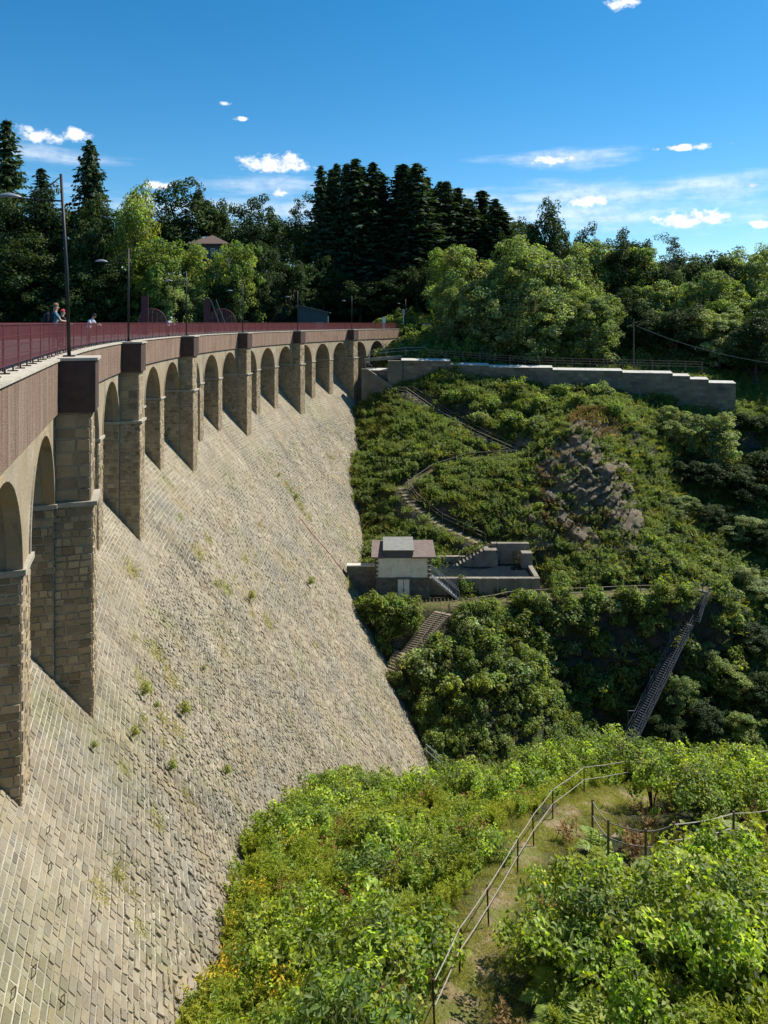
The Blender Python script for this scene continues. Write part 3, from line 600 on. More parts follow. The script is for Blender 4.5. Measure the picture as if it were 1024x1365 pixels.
for k, (u0, v0, u1, v1) in enumerate([(281, 399, 292, 412), (288, 399, 300, 412)]):
    d = c.y; m = MB(); m.bar(G(u0, v0, d), G(u1, v1 + 18, d + 0.4), 0.09); o = m.build('sloping_bar', 'rope'); tag(o, ['upper', 'lower'][k] + ' pale sloping bar between red square post and farther half disc', 'bar')

# weeds, iron rungs and the red marking line on the face
def face_hit(u, v):
    t = np.arange(8, 150, 0.05); X = (u - 512) / F * t; Zr = CAMZ - (v - HZ) / F * t; g = dam_inv(X, t)[1] - (R0 + (Zr - ZT) / K)
    k = np.where(g > 0)[0][0]; return Vector((X[k], t[k], Zr[k]))
nrm = lambda p: (Vector((CX - p.x, CY - p.y, 0)).normalized() * K + Vector((0, 0, 1))).normalized()
pts = [face_hit(u, v) for u, v in [(398, 688), (410, 705), (440, 740), (465, 772), (495, 815), (520, 845), (528, 858)]]
m = MB(); m.tube([p + nrm(p) * 0.06 for p in pts], 0.035, 5); o = m.build('marking_line', 'red_paint'); tag(o, 'thin red line running down the far end of the dam face', 'line')
k = 0
for u, v in [(62, 1160), (106, 1108), (75, 1205), (96, 1150), (40, 1300), (120, 1228), (130, 1118), (155, 1150), (78, 1340), (12, 1330), (180, 1088), (60, 1110)]:
    p = face_hit(u, v); n = nrm(p); s_ = Vector((0, 0, 1)).cross(n).normalized() * 0.11; q = p + n * 0.03
    m = MB(); m.tube([q - s_, q - s_ + n * 0.09, q + s_ + n * 0.09, q + s_], 0.01, 5); m.build('iron_rung', 'rust_metal', DAM)
# ================================================================ far abutment: retaining wall, fences, hut, stairs
up = Vector((0, 0, 1))
SEG = [(488, 535, 494), (535, 600, 481), (600, 652, 487), (652, 737, 490), (737, 830, 494), (830, 897, 497.5), (897, 920, 501.5), (920, 945, 506), (945, 981, 511)]
def wd(u): return 116.5 - (u - 488) / (981 - 488) * 12.5       # depth of the wall line
RW_ = thing('retaining_wall', 'long grey retaining wall with stepped pale coping across the far slope', 'wall', tuple(G(735, 520, wd(735))))
for k, (u0, u1, vt) in enumerate(SEG):
    a, b = G(u0, vt, wd(u0)), G(u1, vt, wd(u1)); zt = CAMZ - (vt - HZ) / F * (wd(u0) + wd(u1)) / 2; zb = min(tz(a.x, a.y), tz(b.x, b.y)) - 2.5
    th = Vector((0.05, 0.9, 0)); m = MB(); e = Vector((0.004 * (k % 2), 0.004 * (k % 2), 0))
    m.hexa([Vector((a.x, a.y, zb)) + e, Vector((b.x, b.y, zb)) + e, Vector((b.x, b.y, zb)) + th, Vector((a.x, a.y, zb)) + th, Vector((a.x, a.y, zt)) + e, Vector((b.x, b.y, zt)) + e, Vector((b.x, b.y, zt)) + th, Vector((a.x, a.y, zt)) + th])
    ws = m.build('wall_section', 'retaining', RW_)
    m = MB(); o1, o2 = Vector((0, -0.12, 0)), Vector((0.05, 1.0, 0)); q = [Vector((a.x, a.y, zt)), Vector((b.x, b.y, zt))]
    P = [q[0] + o1, q[1] + o1, q[1] + o2, q[0] + o2]; m.hexa([p + up * 0.005 for p in P] + [p + up * (0.06 if i_ < 2 else 0.34) for i_, p in enumerate(P)]); m.build('coping', 'pale_stone', ws)
    # courses of blocks, slightly proud
    m = MB(); L = (q[1] - q[0]).length; n = (q[1] - q[0]).normalized().cross(up); zz = zb + 1.5
    for Vt, t in wall_stones(q[0] * 1 + (q[1] - q[0]) * 0 + up * (zz - zt), (q[1] - q[0]).normalized(), up, L, zt - zz, n, (0.4, 0.55), (0.6, 1.3), 0.02, 0.22, (0.01, 0.04)): m.add(Vt, STF, t)
    m.build('blockwork', 'retaining', ws)['kind'] = 'stuff'
# corner buttress and stair wall beside the dam end
CW = thing('stair_wall', 'darker stone stair wall with sloping top between dam and retaining wall', 'wall', tuple(G(505, 520, 116)))
def prism(poly, d0, d1, name, mt, par):               # polygon of photo pixels at depth d0, pushed back to d1
    A = [G(u, v, d0) for u, v in poly]; B = [p + Vector((0, d1 - d0, 0)) for p in A]; n = len(A); m = MB()
    m.add(A + B, [tuple(range(n))[::-1], tuple(range(n, 2 * n))] + [(i, (i + 1) % n, n + (i + 1) % n, n + i) for i in range(n)]); return m.build(name, mt, par)
prism([(482, 492), (490, 492), (523, 514), (523, 545), (482, 560)], 114.6, 115.8, 'flight_wall', 'retaining', CW)
prism([(517, 481), (536, 481), (536, 530), (517, 530)], 115.0, 116.6, 'buttress', 'retaining', CW)
prism([(486, 478), (536, 474), (536, 478), (486, 482)], 118.2, 120, 'landing', 'concrete', CW)
def fence(name, label, cat, pts, h, rails, mt, pw=0.08, rw=0.05, step=2.2, post_name='post', mtp=None, group=None):
    t = thing(name, label, cat, tuple(pts[0]), group=group)
    P = [Vector(p) for p in pts]; posts = []
    for a, b in zip(P[:-1], P[1:]):
        n = max(1, round((b - a).length / step)); posts += [a.lerp(b, k / n) for k in range(n)]
    posts.append(P[-1])
    for p in posts: m = MB(); m.bar(p - up * 0.3, p + up * (h + .02), pw); m.build(post_name, mtp or mt, t)
    for rz in rails:
        for a, b in zip(P[:-1], P[1:]): m = MB(); m.bar(a + up * h * rz, b + up * h * rz, rw); m.build('rail', mt, t)
    return t
def gl(x, y): return Vector((x, y, tz(x, y)))
def behind(u, d): x = (u - 512) / F * d; return Vector((x, d, 0))
FP_ = []
for u, v in [(572, 475), (640, 480), (700, 485), (740, 486.5), (810, 488.5), (870, 490), (936, 492)]:
    d = wd(u) + 2.0; FP_.append(G(u, v, d))
fence('wooden_fence', 'wooden three rail fence standing behind the stepped retaining wall', 'fence', FP_, 1.05, (0.3, 0.65, 1.0), 'wood', 0.13, 0.09, 2.4)
fence('railing', 'pale two rail railing on the landing below the last arches', 'railing', [G(492, 475, 119), G(515, 473, 119.4), G(540, 471, 119.6), G(566, 470, 119.8)], 0.9, (0.5, 1.0), 'galvanised', 0.06, 0.06, 3)
fence('railing', 'short pale stair railing sloping down beside the last pilaster', 'railing', [G(487, 490, 114.2), G(496, 496, 114.2)], 1.0, (1.0,), 'galvanised', 0.06, 0.06, 1.2)

# the zigzag path: rails and steps
def path_rail(label, tr, off, h=1.0, rails=(0.55, 1.0), mt='wood_pale', step=2.4, rw=0.06):
    P = []
    for i, p in enumerate(tr):
        a, b = Vector(tr[max(i - 1, 0)]), Vector(tr[min(i + 1, len(tr) - 1)]); n = (b - a).cross(up).normalized(); q = Vector(p) + n * off; P.append(Vector((q.x, q.y, max(tz(q.x, q.y), p[2] - 0.3))))
    return fence('handrail', label, 'handrail', P, h, rails, mt, 0.08, rw, step)
path_rail('pale handrail on the topmost leg of the zigzag path', TR_UP, -0.9); path_rail('second pale handrail on the lower side of the topmost zigzag leg', TR_UP, 0.75)
path_rail('handrail on the middle leg of the zigzag path', TR_MID, -0.7, rails=(1.0,))
path_rail('handrail on the lowest zigzag leg above the hut', TR_LOW, -0.9); 
def steps(label, tr, w, rise, mt, name='path_steps', tread=0.3, th=0.12):
    t = thing(name, label, 'steps', tuple(tr[0]))
    P = [Vector(p) for p in tr]
    for a, b in zip(P[:-1], P[1:]):
        n = max(2, int(abs(b.z - a.z) / rise)); d = (b - a); rz = math.atan2(d.y, d.x)
        for k in range(n): c = a.lerp(b, (k + 0.5) / n); m = MB(); m.box(c + up * 0.06, (tread, w, th), rz); m.build('step', mt, t)
    return t
steps('wooden step edges on the topmost leg of the zigzag path', TR_UP, 1.2, 0.3, 'wood_pale')
steps('wooden step edges on the lowest zigzag leg', TR_LOW, 1.2, 0.26, 'wood_pale')

# hut
HD = 76.0; hb = -27.3
def H(u, v, d=HD): return G(u, v, d)
hut = thing('hut', 'small cream plastered hut on a rubble stone base under a brown roof', 'hut', tuple(Vector((H(536, 800).x, HD + 2, hb))))
x0, x1 = H(501, 0).x, H(573, 0).x; ym = HD + 4.0; zr = H(0, 743).z; zm = H(0, 770).z
m = MB(); m.hexa([Vector(p) for p in [(x0, HD, hb - 1), (x1, HD, hb - 1), (x1, ym, hb - 1), (x0, ym, hb - 1), (x0, HD, zm), (x1, HD, zm), (x1, ym, zm), (x0, ym, zm)]]); base_ = m.build('stone_base', 'rubble', hut)
m = MB()
for Vt, t in wall_stones(Vector((x0, HD, hb)), Vector((1, 0, 0)), up, x1 - x0, zm - hb, Vector((0, -1, 0)), (0.22, 0.34), (0.25, 0.6), 0.03, 0.3): m.add(Vt, STF, t)
for Vt, t in wall_stones(Vector((x1, HD, hb)), Vector((0, 1, 0)), up, ym - HD, zm - hb, Vector((1, 0, 0)), (0.22, 0.34), (0.25, 0.6), 0.03, 0.3): m.add(Vt, STF, t)
m.build('stonework', 'rubble', base_)['kind'] = 'stuff'
m = MB(); e = 0.06; m.hexa([Vector(p) for p in [(x0 + e, HD + e, zm), (x1 - e, HD + e, zm), (x1 - e, ym - e, zm), (x0 + e, ym - e, zm), (x0 + e, HD + e, zr), (x1 - e, HD + e, zr), (x1 - e, ym - e, zr), (x0 + e, ym - e, zr)]]); m.build('plaster_wall', 'plaster', hut)
for xx in (x0 + e, x1 - e):                             # corner quoins
    for k in range(5):
        m = MB(); m.box(Vector((xx, HD + e + 0.1, zm + 0.22 + 0.42 * k)), (0.42 if k % 2 else 0.3, 0.34, 0.26)); m.build('quoin', 'rubble', hut)
xm0, xm1 = H(512, 0).x, H(551, 0).x
for q0, q1, zo in ((x0 - 0.45, xm0 + 0.15, 0.0), (xm1 - 0.1, x1 + 0.6, 0.02)):
    m = MB(); P = [(q0, HD - 0.45), (q1, HD - 0.45), (q1, ym + 0.3), (q0, ym + 0.3)]; dz = [0, 0, 0.35, 0.35]
    m.hexa([Vector((p[0], p[1], zr + 0.01 + zo + d_)) for p, d_ in zip(P, dz)] + [Vector((p[0], p[1], zr + 0.16 + zo + d_)) for p, d_ in zip(P, dz)]); m.build('roof_slab', 'roof_brown', hut)
m = MB(); m.hexa([Vector(p) for p in [(xm0, HD - 0.1, zr - 0.05), (xm1, HD - 0.1, zr - 0.05), (xm1, ym, zr), (xm0, ym, zr), (xm0, HD - 0.1, zr + 0.75), (xm1, HD - 0.1, zr + 0.75), (xm1, ym, zr + 0.8), (xm0, ym, zr + 0.8)]]); rb = m.build('roof_box', 'dark_wall', hut)
m = MB(); P = [(xm0 - 0.1, HD - 0.35, 0.76), (xm1 + 0.1, HD - 0.35, 0.76), (xm1 + 0.1, ym + 0.2, 0.82), (xm0 - 0.1, ym + 0.2, 0.82)]; m.hexa([Vector((p[0], p[1], zr + p[2])) for p in P] + [Vector((p[0], p[1], zr + p[2] + 0.09)) for p in P]); m.build('lid', 'roof_grey', rb)
dx0, dx1 = H(530, 0).x, H(546, 0).x
m = MB(); m.box(Vector(((dx0 + dx1) / 2, HD - 0.07, hb + 1.12)), (dx1 - dx0 + 0.36, 0.16, 2.24)); df = m.build('door_frame', 'rubble', hut)
for k in range(2):
    m = MB(); w = (dx1 - dx0) / 2 - 0.06; m.box(Vector((dx0 + (dx1 - dx0) * (0.25 + 0.5 * k), HD - 0.16, hb + 1.05)), (w, 0.06, 2.0)); dr = m.build('door', 'plaster', hut)
    m = MB(); m.box(Vector((dx0 + (dx1 - dx0) * (0.46 + 0.08 * k), HD - 0.21, hb + 1.0)), (0.03, 0.05, 0.16)); m.build('handle', 'dark_metal', dr)
m = MB(); q = H(545, 760); m.box(Vector((q.x, HD + 0.02, q.z)), (0.3, 0.1, 0.35)); m.build('wall_vent', 'plaster', hut)
# low wall from the hut to the dam
t = thing('side_wall', 'low rubble wall joining the hut to the dam face', 'wall', tuple(H(489, 800, HD + 1)))
xa = H(475, 0, HD + 1).x; m = MB(); m.hexa([Vector(p) for p in [(xa - 1, HD + 1, hb - 1), (x0 - 0.02, HD + 1, hb - 1), (x0 - 0.02, HD + 1.6, hb - 1), (xa - 1, HD + 1.6, hb - 1), (xa - 1, HD + 1, hb + 3.0), (x0 - 0.02, HD + 1, hb + 3.0), (x0 - 0.02, HD + 1.6, hb + 3.0), (xa - 1, HD + 1.6, hb + 3.0)]]); m.build('core', 'rubble', t)
m = MB(); m.box(Vector(((xa - 1 + x0) / 2, HD + 1.3, hb + 3.07)), (x0 - xa + 1, 0.75, 0.14)); m.build('coping', 'pale_stone', t)
# basin beside the hut
bs = thing('basin', 'concrete basin of dark water with thick walls beside the hut', 'basin', tuple(H(650, 795, 77)))
bx0, bx1 = x1 + 0.03, H(719, 0, 77.5).x; y0, y1 = 77.0, 83.4; zt = H(0, 771, 77).z
def wallbox(nm, a, b, c, d, z0_, z1_, mt='concrete', par=None):
    m = MB(); m.hexa([Vector(p) for p in [(a, c, z0_), (b, c, z0_), (b, d, z0_), (a, d, z0_), (a, c, z1_), (b, c, z1_), (b, d, z1_), (a, d, z1_)]]); return m.build(nm, mt, par or bs)
wallbox('front_wall', bx0, bx1, y0, y0 + 0.5, hb - 2.5, zt); wallbox('end_wall', bx1 - 0.5, bx1 - 0.003, y0 + 0.5, y1 - 0.6, hb - 2.5, zt + 0.02)
wallbox('back_wall', H(655, 0, 83).x, bx1 - 0.002, y1 - 0.6, y1, hb - 2, zt + 1.9); wallbox('rear_wall', bx0, H(655, 0, 83).x - 0.003, y1 - 0.5, y1, hb - 2, zt + 0.4)
wallbox('water_surface', bx0, bx1 - 0.5, y0 + 0.5, y1 - 0.5, zt - 1.0, zt - 0.35, 'water'); wallbox('end_pillar', bx1 - 1.1, bx1 + 0.05, y1 - 2.2, y1 - 1.2, hb - 2, zt + 1.3)
for k in range(6): m = MB(); m.box(Vector((bx1 + 0.02 if k == 9 else bx0 + 1.6 + k * (bx1 - bx0 - 2) / 5.2, y0 - 0.06, (hb + zt) / 2)), (0.22, 0.12, zt - hb)); m.build('rib', 'concrete', bs)
# concrete stair with side wall, from the zigzag path to the basin
tp, bt = H(643, 729, 83.0), H(586, 768, 82.0)
cs = thing('concrete_stair', 'concrete stair with solid side wall rising beside the basin', 'stair', (bt.x, 82.5, bt.z))
n = 13
for k in range(n):
    p = bt.lerp(tp, (k + 0.5) / n); m = MB(); hgt = p.z - (zt - 0.6); m.box(Vector((p.x, 82.5, p.z - hgt / 2)), ((tp.x - bt.x) / n * 0.99, 1.5, hgt)); m.build('step', 'concrete', cs)
m = MB(); lx1 = H(655, 0, 82.5).x; m.box(Vector(((tp.x + lx1) / 2 + 0.3, 82.5, (tp.z + zt - 0.6) / 2)), (lx1 - tp.x + 0.6, 1.52, tp.z - zt + 0.6)); m.build('landing', 'concrete', cs)
fence('stair_railing', 'dark railing climbing the concrete stair beside the basin', 'railing', [Vector((bt.x, 81.72, bt.z)), Vector((tp.x, 81.72, tp.z)), Vector((lx1 + 0.5, 81.72, tp.z))], 1.0, (0.5, 1.0), 'dark_metal', 0.06, 0.06, 1.6)
# metal stair down in front of the basin wall
p0, p1 = H(575, 768, 76.3), Vector((H(612, 0, 75.9).x, 75.9, hb))
ms = thing('metal_stair', 'short galvanised stair descending in front of the basin wall', 'stair', tuple(p1))
for s_ in (-0.45, 0.45): m = MB(); m.bar(p0 + Vector((0, s_, 0)), p1 + Vector((0, s_, 0)), 0.06, 0.2); m.build('stringer', 'galvanised', ms)
for k in range(12): p = p0.lerp(p1, (k + 0.5) / 12); m = MB(); m.box(p, (0.26, 0.86, 0.04)); m.build('step', 'galvanised', ms)
for s_ in (-0.45, 0.45):
    m = MB(); m.tube([p0 + Vector((-0.5, s_, 1.0)), p0 + Vector((0, s_, 1.0)), p1 + Vector((0, s_, 1.0)), p1 + Vector((0, s_, 0))], 0.03, 5); m.build('handrail', 'galvanised', ms)
    for k in range(4): p = p0.lerp(p1, k / 3.3); m = MB(); m.bar(p + Vector((0, s_, 0)), p + Vector((0, s_, 1.0)), 0.04); m.build('baluster', 'galvanised', ms)
# terrace fence
TF = [G(u, v, d) for u, v, d in [(599, 806, 73.4), (660, 801, 74.4), (676, 797, 75.2), (722, 793, 75.9), (790, 788, 76.3), (828, 786.5, 76.6), (880, 787, 76.9), (928, 787, 77.2), (937, 787, 77.5)]]
fence('terrace_railing', 'long thin pale railing along the terrace edge above the dark gorge', 'railing', [Vector((p.x, p.y, tz(p.x, p.y))) for p in TF], 1.0, (0.5, 1.0), 'wood_pale', 0.07, 0.065, 2.6)
# timber steps from the terrace to the dam foot
ST = [G(590, 819, 72.8), G(566, 845, 71.6), G(543, 876, 70.4)]
ST2 = [G(536, 872, 70.6), G(520, 898, 69.2)]
for j, (S_, lab) in enumerate(((ST, 'pale timber steps running down from the terrace below the hut'), (ST2, 'last weathered timber steps beside the dam foot'))):
    t = thing('timber_steps', lab, 'steps', tuple(S_[0]))
    for a, b in zip(S_[:-1], S_[1:]):
        n = 11 if j == 0 else 7; rz = math.atan2((b - a).y, (b - a).x)
        for k in range(n):
            c = a.lerp(b, k / n); m = MB(); m.box(c + up * 0.05, (0.34, 1.7, 0.16), rz + 0.5 * (1 - j)); m.build('step', 'wood_pale', t)
    for s_ in (-0.8, 0.8):
        for a, b in zip(S_[:-1], S_[1:]): n = (b - a).cross(up).normalized() * s_; m = MB(); m.bar(a + n, b + n, 0.1, 0.2); m.build('stringer', 'wood_pale', t)
if True:
    P = [ST[0] + Vector((0.6, 0, 0)), ST[1] + Vector((0.75, 0, 0)), ST[2] + Vector((0.7, -0.4, 0))]
    fence('handrail', 'handrail beside the pale timber steps', 'handrail', P, 1.0, (1.0,), 'wood_pale', 0.07, 0.06, 1.8)
# long steel ladder stair down the cliff
L0, L1 = Vector((32.6, 77.4, -27.3)), G(838, 995, 69.5)
La = L0.lerp(L1, 0.27); La.x -= 0.2
ss_ = thing('steel_stair', 'long steep steel stair with railings descending the dark gorge side', 'stair', tuple(L1))
def flight(a, b, w, nst):
    d = (b - a); n = d.cross(up).normalized() * (w / 2)
    for sg in (-1, 1):
        m = MB(); m.bar(a + n * sg, b + n * sg, 0.05, 0.18); m.build('stringer', 'steel_dark', ss_)
        for hh in (0.55, 1.05): m = MB(); m.tube([a + n * sg + up * hh, b + n * sg + up * hh], 0.032, 5); m.build('handrail', 'steel_dark', ss_)
        k_ = max(3, int(d.length / 1.4))
        for k in range(k_ + 1): p = a.lerp(b, k / k_) + n * sg; m = MB(); m.bar(p, p + up * 1.05, 0.045); m.build('baluster', 'steel_dark', ss_)
    rz = math.atan2(d.y, d.x)
    for k in range(nst): p = a.lerp(b, (k + 0.5) / nst); m = MB(); m.box(p, (0.26, w - 0.05, 0.05), rz); m.build('step', 'steel_dark', ss_)
M1 = G(925, 828, 76.0); flight(L0 + Vector((1.0, .3, 0.3)), M1, 1.1, 14); flight(M1 + Vector((-0.6, -0.2, -0.15)), L1, 1.0, 54)
for (u, v) in [(893, 866), (866, 918), (840, 972)]:
    f_ = (v - 828) / (995 - 828); c = M1.lerp(L1, f_); m = MB()
    for dx in (-0.9, -0.3): m.bar(c + Vector((dx, 0.2, -0.5)), c + Vector((dx, 0.2, 1.5)), 0.06)
    m.bar(c + Vector((-0.9, 0.2, 1.5)), c + Vector((-0.3, 0.2, 1.5)), 0.06); m.build('side_gate', 'steel_dark', ss_)
# guard railing at the dam foot
g0, g1, g2 = G(568, 1000, 63), G(588, 1018, 60.5), G(560, 1022, 60)
fence('railing', 'bent pale guard railing at the dark foot of the dam', 'railing', [Vector((p.x, p.y, p.z - 0.6)) for p in (g0, g1)], 1.1, (0.55, 1.0), 'galvanised', 0.05, 0.05, 2)
# pole and cable
pb = Vector((G(845, 0, 113).x, 113, 0)); pb.z = tz(pb.x, pb.y); pt = G(845, 425, 113)
t = thing('utility_pole', 'slim wooden pole at the edge of the round trees behind the wall', 'pole', tuple(pb))
m = MB(); m.tube([pb - up * 0.5, pt], [0.12, 0.09], 6); m.build('shaft', 'wood', t); m = MB(); m.box(pt - up * 0.6, (0.5, 0.12, 0.12)); m.build('crossarm', 'wood', t)
ce = G(1120, 492, 92); cs_ = G(848, 434, 113); m = MB()
m.tube([cs_.lerp(ce, k / 14) - up * (4 * 1.4 * (k / 14) * (1 - k / 14)) for k in range(15)], 0.035, 5); tag(m.build('overhead_cable', 'rope'), 'pale cable sagging away from the slim wooden pole', 'cable')

# ================================================================ foreground path rail and rope posts
def near_pts(L): return [ray(u, v) for u, v in L]
npx = [(580, 1365 + 12), (612, 1302), (652, 1238), (690, 1168), (712, 1128), (737, 1092), (779, 1058), (836, 1046), (900, 1050), (960, 1052), (1030, 1052)]
NP = near_pts(npx)
t = thing('path_railing', 'thin pale two rail railing following the outer edge of the near path', 'railing', tuple(NP[0]))
for i, p in enumerate(NP): m = MB(); m.tube([p - up * 0.2, p + up * 0.98 + Vector((random.uniform(-.05, .05), 0, 0))], 0.022, 6); m.build('post', 'rust_metal', t)
for hh in (0.5, 0.96):
    for a, b in zip(NP[:-1], NP[1:]):
        m = MB(); mid = a.lerp(b, 0.5) - up * 0.02; m.tube([a + up * hh, mid + up * hh, b + up * hh], 0.0115, 6); m.build('rail', 'rope', t)
rp = near_pts([(790, 1112), (811, 1143), (861, 1158), (898, 1150), (978, 1128), (1050, 1120)])
t = thing('rope_fence', 'rope fence on thin brown posts beside the steps of the side path', 'fence', tuple(rp[0]))
for p in rp: m = MB(); m.tube([p - up * 0.2, p + up * 1.05], 0.035, 6); m.build('post', 'wood', t)
for a, b in zip(rp[:-1], rp[1:]):
    for hh in (0.55, 0.98): m = MB(); m.tube([a.lerp(b, k / 6) + up * (hh - 0.6 * 0.35 * (k / 6) * (1 - k / 6)) for k in range(7)], 0.016, 5); m.build('rope', 'rope', t)
sp_ = near_pts([(808, 1122), (822, 1160)])
a, b = Vector((7.3, 23.7, 0)), Vector((8.7, 22.2, 0)); t = thing('path_steps', 'low timber steps on the side path beside the rope fence', 'steps', (7.6, 23.2, tz(7.6, 23.2)))
for k in range(5):
    p = a.lerp(b, k / 4); p.z = tz(p.x, p.y) + 0.04; m = MB(); m.box(p, (0.16, 1.15, 0.12), math.atan2(b.y - a.y, b.x - a.x)); m.build('step', 'wood_pale', t)

# ================================================================ far side of the road: house, shed, kiosk, barriers
def houseblock():
    d = 152.0; c = G(278, 325, d); zb = tz(c.x, d) - 1; w = 58 / F * d; ze = G(0, 325, d).z; za = G(0, 313, d).z
    h = thing('house', 'dark walled house with low hipped brown roof among the far trees', 'house', (c.x, d, zb)); hw = w * 0.42
    m = MB(); m.box(Vector((c.x, d + hw, (zb + ze) / 2)), (2 * hw, 2 * hw, ze - zb)); m.build('wall', 'dark_wall', h)
    m = MB(); q = w / 2; P = [Vector((c.x - q, d - 0.7, ze)), Vector((c.x + q, d - 0.7, ze)), Vector((c.x + q, d + 2 * hw + .7, ze)), Vector((c.x - q, d + 2 * hw + .7, ze))]; tpp = Vector((c.x, d + hw, za + 0.4))
    m.add(P + [p - up * 0.2 for p in P] + [tpp], [(0, 1, 8), (1, 2, 8), (2, 3, 8), (3, 0, 8), (0, 4, 5, 1), (1, 5, 6, 2), (2, 6, 7, 3), (3, 7, 4, 0), (7, 6, 5, 4)]); m.build('roof', 'roof_tile', h)
    for k in range(4):
        x = c.x - hw * 0.7 + k * hw * 0.47; m = MB(); m.box(Vector((x, d - 0.03, ze - 1.7)), (0.9, 0.1, 1.5)); wn = m.build('window', 'white_paint', h); m = MB(); m.box(Vector((x, d - 0.09, ze - 1.7)), (0.66, 0.06, 1.25)); m.build('pane', 'glass', wn)
houseblock()
def shed():
    d = 140.0; a, b = G(398, 408, d), G(437, 417, d); zb = tz(a.x, d) - 0.5; s = thing('shed', 'blue green shed with sloping metal roof beyond the crest road', 'shed', ((a.x + b.x) / 2, d, zb))
    m = MB(); m.add([Vector((a.x, d, zb)), Vector((b.x, d, zb)), Vector((b.x, d + 5, zb)), Vector((a.x, d + 5, zb)), Vector((a.x, d, a.z)), Vector((b.x, d, b.z)), Vector((b.x, d + 5, b.z)), Vector((a.x, d + 5, a.z))], [(0, 1, 5, 4), (1, 2, 6, 5), (2, 3, 7, 6), (3, 0, 4, 7)]); m.build('wall', 'shed_blue', s)
    o = Vector((0.4, 0, -0.1)); P = [a - o - Vector((0, .4, 0)), b + o - Vector((0, .4, 0)), b + o + Vector((0, 5.4, 0)), a - o + Vector((0, 5.4, 0))]; m = MB(); m.hexa([p + up * .02 for p in P] + [p + up * 0.18 for p in P]); m.build('roof', 'shed_blue', s)
    m = MB(); m.box(Vector(((a.x + b.x) / 2 + 1.2, d - 0.04, zb + 2.2)), (1.5, 0.08, 2.2)); m.build('door', 'galvanised', s)
shed()
kq = G(512, 424, 131); t = thing('white_kiosk', 'tiny pale box with a low fence near the road end of the dam', 'kiosk', (kq.x, 131, 0)); m = MB(); m.box(Vector((kq.x, 131, 1.0)), (0.55, 0.5, 2.0)); m.build('body', 'white_paint', t); m = MB(); m.box(Vector((kq.x, 131, 2.05)), (0.7, 0.6, 0.12)); m.build('roof', 'pale_stone', t)
pq = G(538, 415, 136); t = thing('sign_post', 'slim pale sign post near the farthest lamp', 'sign post', (pq.x, 136, tz(pq.x, 136))); m = MB(); m.tube([Vector((pq.x, 136, tz(pq.x, 136))), Vector((pq.x, 136, 3.6))], 0.07, 6); m.build('post', 'white_paint', t); m = MB(); m.box(Vector((pq.x, 135.93, 3.0)), (0.42, 0.04, 1.1)); m.build('plate', 'galvanised', t)
bq = G(568, 434, 134); t = thing('concrete_block', 'pale concrete block at the road end above the grassy bank', 'block', (bq.x, 134, tz(bq.x, 134))); m = MB(); m.box(Vector((bq.x, 134, 0.35)), (1.6, 0.8, 1.1), 0.2); m.build('body', 'pale_stone', t); m = MB(); m.box(Vector((bq.x, 134, 0.94)), (1.7, 0.9, 0.08), 0.2); m.build('cap', 'concrete', t)
# reservoir and the road beyond
m = MB(); V = []; 
for i in range(41):
    a = -0.52 + 1.0 * i / 40; V += [D(a, 138.4, -2.9), D(a, 420, -2.9)]
m.add(V, [(2 * i, 2 * i + 2, 2 * i + 3, 2 * i + 1) for i in range(40)]); tag(m.build('lake', 'water'), 'reservoir water behind the dam', 'water', kind='structure')

